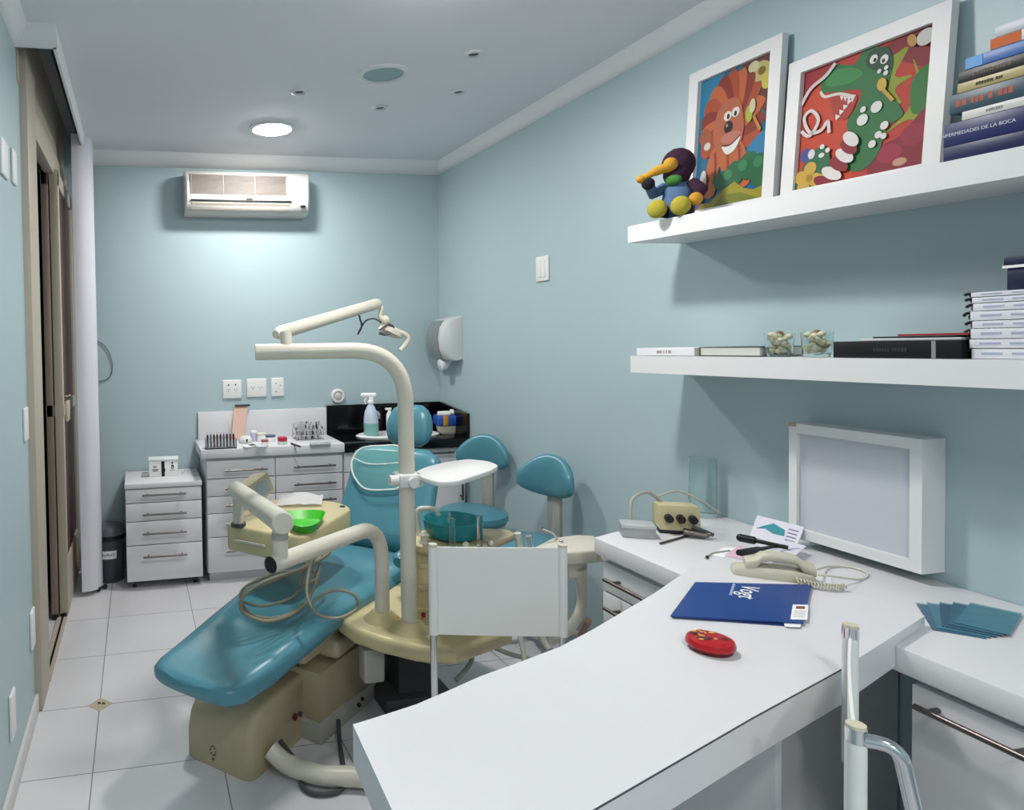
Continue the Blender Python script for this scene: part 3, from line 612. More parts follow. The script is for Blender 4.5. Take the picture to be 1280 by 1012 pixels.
# dish the top: raise the rims along the leg rest
for rr_,s_ in zip(rings,secs):
    for i,p in enumerate(rr_):
        if p[2]>s_[1]:
            q=abs(p[1])/max(s_[2],.01); k=.030 if s_[0]<.9 else .012
            rr_[i]=(p[0],p[1],p[2]-k*(1-min(1,q/.8)**2)*(1 if .0<=s_[0]<=1.15 else .4))
m.loft(rings); m.build('seat_cushion',TEAL,dc,world=False,smooth=60)
m=MB()
def backpath(t):  # t 0..1 up the back
    return (1.27+.26*t+.02*math.sin(PI*t), .50+.44*t)
secs=[]
for i in range(13):
    t=i/12; s_,z=backpath(t); hw=.245-.02*t; ht=.05
    edge=min(t,1-t); 
    if edge<.09: f=math.sqrt(max(0,1-((.09-edge)/.09)**2)); hw*=.72+.28*f; ht*=.25+.75*f
    secs.append((s_,z,hw,ht,0))
rings=[]
for s_,z,hw,ht,_ in secs:
    a=math.atan2(.44,.27)-PI/2
    rings.append([(s_+math.cos(a)*h+.012*(t_/.24)**2*-1.5,t_,z+math.sin(a)*h) for t_,h in sell(hw,ht,36,3)])
m.loft(rings); m.build('backrest',TEAL,dc,world=False,smooth=60)
m=MB(); m.loft([[(1.27+.26*t_+.055,y,.50+.44*t_-.03),(1.27+.26*t_+.095,y*.9,.50+.44*t_-.05)] + [(1.27+.26*t_+.095,-y*.9,.50+.44*t_-.05),(1.27+.26*t_+.055,-y,.50+.44*t_-.03)] for t_,y in ((.08,.16),(.5,.17),(.85,.15))]); m.build('back_shell',CREAM2,dc,world=False)
m=MB(); secs=[]
for i in range(11):
    t=i/10; z=.935+.205*t; f=math.sqrt(max(.02,1-(2*t-1)**2)); hw=.078+.050*f if True else 0
    rings_=(1.63+.06*t,z,(.06+.07*f)*(1.0-.12*t),.012+.036*f); secs.append(rings_)
m.loft([[(s_+h,t_,z-.25*h) for t_,h in sell(hw,ht,28,2.6)] for s_,z,hw,ht in secs]); m.build('headrest',TEAL,dc,world=False,smooth=60)
m=MB(); m.box((1.585,-.03,.84),(1.60,.03,1.0)); m.tube([(1.56,0,.84),(1.63,0,.96)],.014); m.build('headrest_stem',CHROME,dc,world=False)
# under frame
m=MB(); m.box((.38,-.15,.335),(1.25,.16,.41),bev=.02,seg=3); m.box((.55,-.19,.30),(.80,.1,.37),bev=.02,seg=3); m.build('seat_shell',CREAM2,dc,world=False)
# front foot housing: rounded nose
m=MB(); poly=[]
prof=[(0,0),(0,.10),(.015,.16),(.06,.215),(.12,.235),(.34,.24),(.36,.22),(.36,0)]
hw=.148; X=Matrix.Translation((.17,.085,0))
def sect(y,sx,sz): return [(.0+sx+p[0]*(1-.0) if p[0]<.2 else p[0]-sx*.3,y,p[1]*sz) for p in prof]
m.loft([sect(-hw,.03,.93),sect(-hw+.012,.008,.985),sect(-hw+.035,0,1),sect(hw-.035,0,1),sect(hw-.012,.008,.985),sect(hw,.03,.93)],X=X)
fb=m.build('base_cover',CREAM2,dc,world=False,smooth=50)
m=MB()
for a in range(8): m.cyl((.168,.10+.012*math.cos(a*PI/4),.06+.016*math.sin(a*PI/4)),(.174,.10+.012*math.cos(a*PI/4),.06+.016*math.sin(a*PI/4)),.003,n=6)
m.cyl((.168,.10,.03),(.174,.10,.03),.005,n=8); m.build('vent_holes',DGREY,fb,world=False)
m=MB(); m.cyl((.44,-.058,.105),(.44,-.072,.105),.012,mat('red_plug','#6a2028',.4)); m.cyl((.475,-.058,.10),(.475,-.072,.10),.009,DGREY); m.build('plugs',None,fb,world=False)
m=MB(); m.prism([(.50,-.14),(.98,-.16),(.98,.16),(.50,.14)],.07,.26,bev=.012); m.box((.62,-.11,.24),(.92,.12,.345),bev=.015); m.build('lift_housing',CREAM2,dc,world=False)
MB().prism([(.49,-.15),(1.0,-.17),(1.0,.17),(.49,.15)],0,.075,bev=.006).build('base_plate',GREYP,dc,world=False)
m=MB(); m.ball((.75,-.168,.04),.009,n=8); m.ball((.78,-.168,.05),.008,n=8); m.build('base_bolts',BLACK,dc,world=False)
# hydraulic hose of the chair to the desk side
m=MB(); m.tube(smoothpts([at(338,936,z=.08),at(360,955,z=.045),at(400,968,z=.04),at(440,970,z=.04),at(480,972,z=.04),at(560,965,z=.04)]),.032,n=14); m.build('supply_hose',IVORY,dc)
m=MB(); m.tube(smoothpts([at(350,925,z=.08),at(372,955,z=.03),at(380,985,z=.012),at(405,992,z=.012),at(430,980,z=.012),at(425,930,z=.02),at(423,900,z=.05)]),.008,n=8); m.build('power_cord',DGREY,dc)
m=MB()
ar=[(.93,-.26,.575),(1.08,-.26,.585),(1.18,-.26,.575)]
m.tube(smoothpts(ar,5),[.02]+[.034]*8+[.022]*2,TEAL,14); m.box((1.03,-.272,.42),(1.10,-.25,.56),GREYP); m.build('armrest',None,dc,world=False)
# clear plastic cover hung over the chair back
def onback(u,v,off):  # point on the plane just in front of the backrest
    a=math.atan2(.44,.27); n_=V((math.cos(CA)*math.sin(a),math.sin(CA)*math.sin(a),-math.cos(a)))*-1
    p0=WM[dc.name]@V((1.40,0,.72)); p0=p0+n_*off
    w=Fw+(u-PX)/FPX*Rt+(v-PY)/FPX*Dn
    return EYE+w*((p0-EYE).dot(n_)/w.dot(n_))
out=[(441,573),(452,560),(476,557),(500,559),(501,586),(500,608),(480,612),(458,611),(447,602),(440,588)]
q=[onback(u,v,.062) for u,v in out]; qs=smoothpts(q,4,True)
pcv=thing('plastic_cover','clear plastic cover with a white hem hung over the dental chair back','plastic cover',sum(q,V())/len(q))
nn=(q[0]-q[4]).cross(q[2]-q[6]).normalized(); nn=nn if nn.dot(EYE-q[0])>0 else -nn
CV=mat('clear_cover_film','#8ed0cb',.15,trans=.0,alpha=.35); MATS['clear_cover_film']=CV
cc=sum(qs,V())/len(qs); m=MB(); rings=[]
rings=[[cc+(p-cc)*f+nn*(.022*(1-f*f)) for p in qs] for f in (1,.8,.6,.4,.2,.02)]
m.loft(rings,cap=False); m.build('film',CV,pcv)
m=MB(); m.tube(qs,.0045,n=6,closed=True); m.tube(smoothpts([onback(u,v,.088) for u,v in ((442,572),(455,578),(470,580),(500,578))]),.003,n=6); m.build('hem',mat('white_hem','#e4ebe8',.5),pcv)
# ---------------------------------------------------------------- dental unit
du=thing('dental_unit','cream dental unit with two white poles, lamp arm, instrument tray and teal spittoon','dental unit',(1.0,2.42,0))
ZP=.47
m=MB()
pf=[at(u,v,z=.43) for u,v in ((424,786),(442,799),(475,811),(520,822),(570,826),(640,800),(640,740),(560,715),(520,728),(490,742),(456,766))]
m.prism([(p.x,p.y) for p in pf],.412,ZP,bev=.018,seg=4)
P1=at(478,770,z=ZP+.01); P2=at(512,783,z=ZP+.01)
for P in (P1,P2): m.lathe([(.085,-.03),(.075,.0),(.05,.022),(.036,.036),(.034,.038)],n=28,c=(P.x,P.y,ZP-.005))
m.build('unit_body',CREAM,du)
m=MB(); g=[at(u,v,z=.38) for u,v in ((441,806),(512,826),(545,834),(590,800),(520,770),(470,775))]; m.prism([(p.x,p.y) for p in g],.385,.411,bev=.006)
a=at(456,818,z=.36); b_=at(486,824,z=.36); m.box((a.x-.01,a.y-.02,.26),(b_.x+.0,b_.y+.10,.386),bev=.012); m.build('under_tray',GREYP,du)
m=MB(); m.box((.93,2.52,.0),(1.22,2.78,.06),bev=.01); m.box((1.0,2.56,.05),(1.16,2.74,.40),bev=.01); m.build('pedestal',DGREY,du)
c0=at(521,776,z=.47); m=MB(); m.box((c0.x+.01,c0.y,.42),(c0.x+.30,c0.y+.2,.735),bev=.03,seg=4); 
for k in range(3): m.box((c0.x+.012,c0.y-.006,.50+.08*k),(c0.x+.07,c0.y+.02,.52+.08*k),bev=.004)
col_=m.build('column',CREAM,du)
MB().box((c0.x+.015,c0.y-.012,.485),(c0.x+.03,c0.y,.50),bev=.003).build('button',mat('red_button','#8a1a20',.4),col_)
sp=at(566,656,z=.80)
m=MB(); m.loft([[(sp.x+a*sx,sp.y+b2*sx,z) for a,b2 in sell(.17,.12,28,2.6)] for sx,z in ((.6,.70),(.9,.72),(1,.735),(1,.748),(.94,.756))]); m.build('spittoon_base',CREAM,du)
m=MB(); m.prism(rpoly([(sp.x+.08,sp.y-.13),(sp.x+.24,sp.y-.03),(sp.x+.24,sp.y+.03),(sp.x+.06,sp.y+.1)],.03),.735,.762,bev=.01); m.build('side_tray',CREAM2,du)
m=MB(); m.lathe([(.001,.758),(.07,.758),(.092,.766),(.102,.785),(.107,.815),(.108,.822),(.103,.826),(.099,.820),(.094,.79),(.082,.775),(.03,.770),(.001,.766)],n=40,c=(sp.x,sp.y,0)); bw=m.build('spittoon_bowl',TEAL2,du)
m=MB()
for dx in (-.06,.045): m.tube([(sp.x+dx,sp.y-.118,.757),(sp.x+dx,sp.y-.118,.86)],.010,GLASS,12)
m.build('glass_tube',None,du)
m=MB(); m.tube(fillet([(sp.x-.11,sp.y+.05,.757),(sp.x-.125,sp.y+.05,.86),(sp.x-.06,sp.y+.02,.86),(sp.x-.05,sp.y+.01,.835)],.04),.009,n=10); m.build('rinse_spout',IVORY,du)
m=MB()
for dx,r in ((-.015,.013),(.08,.010)): m.ball((sp.x+dx,sp.y-.13,.765),r)
m.build('knobs',IVORY,du)
for (u,v),mm in (((530,683),CREAM),): 
    p=at(u,v,y=c0.y-.01); m=MB(); m.lathe([(.001,0),(.022,0),(.022,.02),(.012,.03),(.012,.045),(.02,.05),(.001,.055)],n=18,c=(p.x,p.y,.735)); m.build('tap',IVORY,du)
# poles and arms
pol=[at(478,775,z=ZP),]; base1=V((P1.x,P1.y,ZP)); 
top1=at(470,655,y=P1.y); 
e1=at(338,706,z=top1.z)
k1=V((P1.x,P1.y,top1.z))
m=MB(); pts=fillet([base1,k1,e1],.14,10); m.tube(pts,[.0265]*(len(pts)-1)+[.0265],n=20,cap=False)
arm=m.build('tray_arm',IVORY,du)
dd=(e1-k1).normalized(); m=MB(); m.tube([e1,e1-dd*.10],.0235,n=20); m.build('tube_bore',BLACK,arm)
jp=e1-dd*.045; j2=V((jp.x,jp.y,0)); 
za=.945; nearp=at(346,651,y=jp.y); nearp=V((jp.x,jp.y,nearp.z))
farb=at(298,655,z=.765); farp=at(301,613,y=farb.y); farp=V((farb.x,farb.y,farp.z))
m=MB(); m.cyl((jp.x,jp.y,jp.z),(jp.x,jp.y,nearp.z-.01),.024,IVORY); m.cyl((jp.x,jp.y,nearp.z-.055),(jp.x,jp.y,nearp.z-.035),.026,GREYP)
ax=(farp-nearp).normalized(); n0_=nearp-ax*.035
m.tube([n0_-ax*.004,n0_,farp+ax*.03,farp+ax*.034],[.030,.0345,.0345,.030],IVORY,24)
m.cyl(farp,(farp.x,farp.y,.765),.022,IVORY); m.cyl((farp.x,farp.y,.757),(farp.x,farp.y,.772),.030,DGREY)
m.build('parallel_arm',None,du)
tp=[at(u,v,z=.76) for u,v in ((281,655),(300,640),(344,622),(410,625),(431,629),(440,635),(420,647),(382,671),(334,665),(306,659))]
m=MB(); m.prism(rpoly([(p.x,p.y) for p in tp],.05),.655,.76,bev=.012,seg=3)
cn=m.build('instrument_console',CREAM,du)
m=MB(); p=at(312,690,z=.70)
fa=(tp[8]-tp[0]); m2=tp[0]+fa*.25; m3=tp[0]+fa*.95; nrm=V((fa.y,-fa.x,0)).normalized()*.004
m.loft([[m2+nrm*k+V((0,0,z)) for k,z in ((0,-.058),(1.6,-.058),(1.6,-.050),(0,-.050))],[m3+nrm*k+V((0,0,z)) for k,z in ((0,-.058),(1.6,-.058),(1.6,-.050),(0,-.050))]]); m.build('console_trim',IVORY,cn)
p=at(428,633,z=.761); m=MB(); m.cyl(p,p+V((0,0,.004)),.012,n=16); m.build('console_button',DGREY,cn)
# control screen
A_=at(312,607,y=2.78);B_=at(334,590,y=2.86);C_=at(343,612,y=2.86);D_=at(322,630,y=2.78)
m=MB(); n_=(B_-A_).cross(D_-A_).normalized(); n_=n_ if n_.dot(EYE-A_)>0 else -n_
m.loft([[A_,B_,C_,D_],[q_-n_*.045-V((.03,0,0)) for q_ in (A_,B_,C_,D_)]]); m.tube([(A_+B_+C_+D_)/4-n_*.03,V(((A_+C_).x/2,(A_+C_).y/2-.03,.75))],.016)
scn=m.build('control_panel',CREAM2,du,smooth=0)
cq=(A_+B_+C_+D_)/4; m=MB(); m.loft([[cq+(q_-cq)*.68+n_*.0005 for q_ in (A_,B_,C_,D_)],[cq+(q_-cq)*.64+n_*.002 for q_ in (A_,B_,C_,D_)]]); m.build('screen',mat('lcd_grey','#8a96a0',.2),scn)
# instrument holders under the console front and looping hoses
m=MB()
for k,(u,v) in enumerate(((376,676),(388,672),(400,664),(408,655))):
    p=at(u,v,z=.70); q=at(u+8,v+22,z=.62); m.tube([p+V((0,.03,0)),q],[.013,.010],n=10)
m.build('handpiece_holder',CREAM2,du)
PYL=2.36
def hose(pts,r=.0065,y=None):
    MB().tube(smoothpts([at(u,v,y=(y or PYL)+dy) for u,v,dy in pts],6),r,n=8).build('hose',RUBBER,du)
hose([(418,668,.12),(412,690,.05),(380,710,-.02),(335,725,-.06),(304,745,-.08),(304,765,-.08),(335,776,-.08),(372,763,-.03),(392,735,.03),(400,705,.08)])
hose([(410,672,.12),(396,700,.05),(350,722,-.02),(312,738,-.05),(302,752,-.06),(318,770,-.06),(355,770,-.04),(386,748,.02),(396,715,.08)])
hose([(404,672,.1),(385,708,.05),(345,716,0),(307,733,-.03),(302,750,-.04),(330,757,-.03),(368,744,.02),(390,715,.07)],.005)
hose([(394,690,.22),(386,715,.10),(384,745,.04),(398,768,.0),(424,772,-.02),(446,760,0),(444,745,.0),(424,737,.0),(404,742,.0),(392,752,.02)],.0055,2.18)
hose([(400,690,.1),(380,700,.08),(396,720,.06),(376,730,.03),(386,700,.07)],.005)
# lamp pole
b2=V((P2.x,P2.y,ZP)); tz=at(500,427,y=P2.y).z-.027; k2=V((at(506,470,y=P2.y).x,P2.y,tz)); e2=V((at(319,428,y=P2.y+.06).x,P2.y+.06,tz))
k2b=V((k2.x,k2.y,tz))
m=MB(); pts=fillet([b2,k2b,e2],.19,12); m.tube(pts,.0275,n=22); 
lamp=m.build('lamp_pole',IVORY,du)
s0=at(350,416,y=2.40); s1=at(473,379,y=2.98)
m=MB(); lk=e2+(k2b-e2).normalized()*(s0.x-e2.x); m.cyl(lk,V((lk.x,lk.y+.02,s0.z)),.020); m.tube([s0-(s1-s0).normalized()*.03,s0,s1-(s1-s0)*.03,s1],[.014,.025,.025,.019],n=18); m.build('spring_arm',IVORY,du)
l0=s1; l1=at(482,400,y=2.98); l2=at(478,398,y=2.95)
m=MB(); m.tube(fillet([s1,s1+V((.015,0,-.02)),at(474,396,y=2.98),at(481,402,y=2.97)],.02),.011,IVORY,10); m.ball(at(481,400,y=2.97),.022,IVORY); m.build('lamp_wrist',None,du)
c1=at(489,414,y=2.96); m=MB(); X=Matrix.Translation(c1)@Matrix.Rotation(R(25),4,'Y')
m.loft([[(a,b2_,z) for a,b2_ in sell(.055*f,.05*f,20,2.5)] for f,z in ((.5,-.022),(1,-.012),(1,.008),(.6,.02))],X=X); m.build('lamp_head',IVORY,du)
m=MB(); m.tube(smoothpts([at(u,v,y=2.92) for u,v in ((474,412),(484,405),(492,410),(483,418),(474,416))],4),.006,STEEL,8); m.build('lamp_bracket',None,du)
m=MB(); m.tube(smoothpts([at(u,v,y=2.93) for u,v in ((490,413),(503,416),(510,422),(507,430),(500,438))],5),.011,IVORY,10); m.build('lamp_handle',None,du)
m=MB(); m.tube(smoothpts([at(u,v,y=2.9) for u,v in ((447,388),(450,398),(452,408),(447,418))],5),.004,DGREY,6); m.build('lamp_cable',None,du); m=MB(); m.tube(smoothpts([at(u,v,y=2.9) for u,v in ((447,418),(456,402),(466,398),(474,401))],5),.004,DGREY,6); m.tube([at(474,401,y=2.9),at(476,403,y=2.93)],.004,DGREY,6); m.build('lamp_cable',None,du)
# tray clamped to the lamp pole
pz=at(516,590,y=P2.y).z; pcx=at(508,600,y=P2.y); 
m=MB(); m.box((pcx.x-.04,P2.y-.045,pz-.045),(pcx.x+.045,P2.y+.04,pz+.0),bev=.008); m.cyl((pcx.x-.07,P2.y-.02,pz-.02),(pcx.x-.035,P2.y-.02,pz-.02),.018); m.cyl((pcx.x+.005,P2.y-.06,pz-.025),(pcx.x+.005,P2.y-.03,pz-.025),.018); m.build('tray_clamp',mat('white_plastic','#dcdcda',.35),du)
tz0=pz-.0
tr=[at(u,v,z=tz0) for u,v in ((517,590),(532,583),(556,577),(585,573),(612,576),(624,581),(612,588),(590,595),(572,601),(548,602),(530,597))]
m=MB(); tr2=rpoly([(p.x,p.y) for p in tr],.03); m.prism(tr2,tz0-.018,tz0,bev=.005)
cxy=(sum(p[0] for p in tr2)/len(tr2),sum(p[1] for p in tr2)/len(tr2))
m.build('bracket_tray',mat('white_plastic','#dcdcda',.35),du)
# assistant arm with suction hoses on the right
a0=at(640,700,y=2.34); m=MB()
hp=[at(u,v,z=.715) for u,v in ((652,694),(690,674),(720,670),(742,671),(750,678),(745,690),(712,692),(680,697))]
m.prism([(p.x,p.y) for p in hp],.675,.722,bev=.008,seg=3); q=at(722,700,z=.66)
m.box((q.x-.05,q.y-.02,.60),(q.x+.03,q.y+.05,.70),bev=.01); m.build('assistant_holder',IVORY,du)
m=MB(); m.tube([at(590,705,z=.66),at(700,700,z=.665),at(752,698,z=.665)],.013,n=12); m.build('assistant_arm',IVORY,du)
m=MB(); m.tube(smoothpts([at(724,712,z=.62),at(727,735,z=.54),at(726,760,z=.47),at(712,785,z=.42),at(690,800,z=.40)]),.019,n=14); m.cyl(at(724,708,z=.64),at(725,722,z=.59),.024); m.build('suction_hose',IVORY,du)
m=MB(); m.tube(smoothpts([at(735,775,z=.40),at(728,790,z=.34),at(722,810,z=.28),at(700,840,z=.2)]),.014,n=10); m.build('drain_hose',mat('pink_beige_hose','#a3897a',.5),du)
m=MB()
for pts in (((565,800),(590,822),(570,850)),((600,800),(640,818),(680,824)),((650,795),(655,830),(640,850))): m.tube(smoothpts([at(u,v,z=.25-.05*i) for i,(u,v) in enumerate(pts)]),.010,n=8)
m.build('floor_hoses',GREYP,du)
m=MB(); m.tube(fillet([at(700,677,z=.70),at(690,665,z=.76),at(678,660,z=.78)],.02),.004,n=8); m.ball(at(702,677,z=.725),.008); m.build('syringe_tip',CHROME,du)
for u,mm,r,h in ((651,IVORY,.013,.07),(664,CLEARP,.014,.06)):
    p=at(u,690,z=.72); m=MB(); m.tube([p,p+V((-.008,0,h*.6)),p+V((-.012,0,h))],[r,r*.8,r],mm,12); m.build('suction_tip',None,du)
# green dish and paper on the console
gt=[at(u,v,z=.79) for u,v in ((358,640),(404,639),(402,650),(391,658),(372,659),(361,652))]
cg=sum(gt,V())/6; m=MB(); rim=smoothpts(gt,3,True); GR=mat('green_plastic','#3cb81e',.35)
ring=lambda f,z:[(cg.x+(p.x-cg.x)*f,cg.y+(p.y-cg.y)*f,z) for p in rim]
m.loft([ring(.78,.762),ring(1,.795),ring(.97,.796),ring(.76,.766)]); tag(m.build('green_dish',GR),'bright green plastic dish lying on the instrument console','dish')
m=MB(); pp=[at(u,v,z=.765) for u,v in ((345,633),(352,620),(378,618),(404,621),(402,632),(372,636))]; rr=random.Random(3); n=9
grid=[]
for i in range(n):
    row=[]
    for j in range(n):
        a,b2_=i/(n-1),j/(n-1); p=(pp[0]*(1-a)+pp[4]*a)*(1-b2_)+(pp[1]*(1-a)+pp[3]*a)*b2_
        row.append(V((p.x,p.y,.768+.03*math.sin(PI*min(1,max(0,a)))*math.sin(PI*b2_)+.01*rr.random())))
    grid.append(row)
t=bmesh.new(); vs=[[t.verts.new(p) for p in r_] for r_ in grid]
for i in range(n-1):
    for j in range(n-1): t.faces.new((vs[i][j],vs[i+1][j],vs[i+1][j+1],vs[i][j+1]))
bmesh.ops.solidify(t,geom=t.faces[:],thickness=.002); m._merge(t,PAPER); tag(m.build('tissue_bag',smooth=60),'crumpled white paper bag behind the green dish on the console','paper')
# ---------------------------------------------------------------- stools
def stool(label,seat,back_dir,zb,zseat=.5,rb=.215,rs=1):
    t=thing('dental_stool',label,'stool',(seat.x,seat.y,0),back_dir,'teal stools along the right wall')
    m=MB(); m.lathe([(r_*rs,z_) for r_,z_ in ((.001,zseat-.085),(.15,zseat-.085),(.185,zseat-.07),(.2,zseat-.045),(.195,zseat-.018),(.165,zseat-.002),(.08,zseat),(.001,zseat-.004))],n=36); m.build('seat',TEAL,t,world=False)
    MB().cyl((0,0,.07),(0,0,zseat-.08),.026).build('gas_column',DGREY,t,world=False)
    m=MB()
    for k in range(5):
        a=2*PI*k/5+.3; m.tube([(0,0,.10),(.14*math.cos(a),.14*math.sin(a),.075),(.23*math.cos(a),.23*math.sin(a),.062)],[.022,.018,.013],n=10)
    m.build('star_base',GREYP,t,world=False)
    for k in range(5):
        a=2*PI*k/5+.3; m=MB(); c=V((.23*math.cos(a),.23*math.sin(a),.027)); n_=V((-math.sin(a),math.cos(a),0))*.014
        m.cyl(c-n_,c+n_,.027,n=16); m.build('castor',BLACK,t,world=False)
    m=MB()
    m.tube(fillet([(.05,0,zseat-.09),(rb,0,zseat-.10),(rb+.005,0,zb)],.05),.014,n=10); m.box((rb-.008,-.035,zseat-.05),(rb+.02,.035,zb-.03),bev=.006); m.build('back_post',GREYP,t,world=False)
    m=MB(); rings=[]; n=14
    for i in range(n+1):
        u=-1+2*i/n; a=u*.1726/rb*1.08; f=math.sqrt(max(.03,1-abs(u)**3.0)); hh=(.062+.045*math.cos(u*PI/2))*(.35+.65*f); tt_=.030*(.3+.7*f); zz_=zb-.0+.012*math.cos(u*PI/2)-.014*(1-math.cos(u*PI/2))
        rr_=rb-.015; rings.append([((rr_+h*1.0)*math.cos(a),(rr_+h)*math.sin(a),zz_+k_) for h,k_ in sell(tt_,hh,20,2.6)])
    m.loft(rings); m.build('backrest',TEAL,t,world=False,smooth=60)
    return t
stool('teal stool in the far corner, in front of the sink unit',at(590,636,z=.50),R(38),.79)
s2=at(668,680,z=.47); stool('teal stool nearer the viewer, against the right wall beside the counter',V((1.86,2.99,0)),R(24),.78,.50,.185,.9)
# ---------------------------------------------------------------- sling chairs
def sling_chair(label,pl_,pr_2,flip,arcs=(),caps=True):
    # back posts at pl_, pr_2 ; seat extends to the side 'flip' of the line
    c=(pl_+pr_2)/2; d=(pr_2-pl_); W=d.length; a=math.atan2(d.y,d.x)
    t=thing('sling_chair',label,'chair',(c.x,c.y,0),a,'white sling chairs at the desk'); f=flip; w=W/2; zt=.93; zb=.675; ws=.44
    for sx in (-1,1):
        m=MB(); m.cyl((sx*w,0,.44),(sx*w,0,zt-.006),.0095,CHROME,n=16); m.tube(fillet(([(sx*w,0,zt-.01),(sx*w,-f*.045,zt-.005),(sx*w,-f*.10,.62),(sx*w,-f*.14,.02)] if sx in arcs else [(sx*w,0,.46),(sx*w,-f*.0,.02)])+[(sx*w,f*.35,.012),(sx*w,f*.365,.44),(sx*w,-f*.0,.45)],.06,5),.0095,CHROME,12)
        if caps: m.cyl((sx*w,0,zt-.014),(sx*w,0,zt+.006),.0128,CHROME,n=18)
        m.cyl((sx*w,0,zt+.006) if caps else (sx*w,0,zt-.012),(sx*w,0,zt+.011) if caps else (sx*w,0,zt-.004),.0118,mat('cap_cream','#cfc9b4',.4),n=18); m.build('side_frame',CHROME,t,world=False)
    m=MB(); m.tube([(-w,f*.35,.435),(w,f*.35,.435)],.010); m.tube([(-w,f*.2,.02),(w,f*.2,.02)],.010); m.build('cross_bar',CHROME,t,world=False)
    rings=[]; n=12
    for z in [zb+(zt-.012-zb)*i/8 for i in range(9)]:
        bow=lambda u:f*(.004*(1-u*u))
        A=[(-w+2*w*i/n,bow(-1+2*i/n)+.0022,z) for i in range(n+1)]; B=[(-w+2*w*i/n,bow(-1+2*i/n)-.0022,z) for i in range(n,-1,-1)]
        rings.append(A+B)
    m=MB(); m.loft(rings)
    for sx in (-1,1): m.cyl((sx*w,0,zb),(sx*w,0,zt-.012),.0125,n=18)
    m.build('back_sling',SLING,t,world=False)
    m=MB(); rings=[]
    for j in range(9):
        y=f*(.0+.35*j/8); rings.append([(-w+2*w*i/n,y,.452-.022*(1-(-1+2*i/n)**2)+.004) for i in range(n+1)]+[(-w+2*w*i/n,y,.452-.022*(1-(-1+2*i/n)**2)) for i in range(n,-1,-1)])
    m.loft(rings); m.build('seat_sling',SLING,t,world=False)
    return t
pa=at(541,683,z=.918); pb=at(703,684,z=.918)
sling_chair('white sling chair with its back to the dental unit, beyond the curved desk edge',V((pa.x,pa.y,0)),V((pb.x,pb.y,0)),-1,caps=False)
pf_=at(1063,787,z=.93); pn_=at(1070,914,z=.93)
sling_chair('white sling chair seen edge-on in the foreground at the near side of the desk',V((pn_.x,pn_.y,0)),V((pf_.x,pf_.y,0)),1,(-1,))
# ---------------------------------------------------------------- wall dispenser
dp=thing('paper_dispenser','white and grey paper towel dispenser on the right wall near the corner','dispenser',(2.06,4.32,1.33))
pf0=[(0,1.625),(-.10,1.60),(-.135,1.55),(-.145,1.48),(-.135,1.40),(-.11,1.345),(-.06,1.325),(0,1.335)]
sec=lambda y,s_:[(XR-.001+x*s_,y,1.475+(z-1.475)*(.97 if s_<1 else 1)) for x,z in pf0]
m=MB(); m.loft([sec(4.205,.93),sec(4.215,1),sec(4.455,1),sec(4.465,.93)]); m.build('cover',mat('dispenser_white','#c9cccd',.35),dp,smooth=50)
m=MB(); m.loft([[(XR-.001+x*1.035-.002,y,1.475+(z-1.475)*1.0) for x,z in pf0[1:6]]+[(XR-.001+x*.9,y,1.475+(z-1.475)*.96) for x,z in pf0[1:6]][::-1] for y in (4.27,4.44)]); m.build('front_strip',mat('dispenser_grey','#84898c',.35),dp,smooth=50)
m=MB(); m.tube(smoothpts([(XR-.055,4.33,1.335),(XR-.075,4.33,1.305),(XR-.11,4.33,1.295)],4),[.035]*4+[.04]*4+[.03],n=14); m.build('nozzle',mat('dispenser_lip','#dcdde0',.3),dp)
# ---------------------------------------------------------------- waste bin
wb=thing('waste_bin','dark grey pedal bin with a white label between the blind and the pedestal','bin',(-.205,4.37,0))
m=MB(); m.lathe([(.08,0),(.088,.01),(.098,.27),(.100,.275)],n=32); m.build('bin_body',mat('bin_grey','#4a4b50',.5),wb,world=False)
m=MB(); m.lathe([(.103,.27),(.104,.31),(.085,.345),(.05,.356),(.001,.358)],n=32); m.build('lid',mat('bin_lid','#5f6168',.4),wb,world=False)
MB().lathe([(.100,.268),(.106,.268),(.106,.296),(.100,.296)],n=32).build('rim_band',BLACK,wb,world=False)
m=MB(); seg=[]
for z in (.155,.205): seg.append([((.0905+z*.037)*math.cos(R(a)),(.0905+z*.037)*math.sin(R(a)),z) for a in range(222,304,6)]+[(.090*math.cos(R(a)),.090*math.sin(R(a)),z) for a in range(300,220,-6)])
m.loft(seg); m.build('bin_label',PAPER,wb,world=False)
m=MB()
for k in range(9):
    a=R(236+6.5*k); m.box((-.003,-.0002,-.006),(.003,.0006,.004+.003*(k%3)),mat('ink_grey','#6a5a5e',.6),X=Matrix.Translation((.0973*math.cos(a),.0973*math.sin(a),.18))@Matrix.Rotation(a+PI/2,4,'Z'))
m.build('lettering',None,wb,world=False)
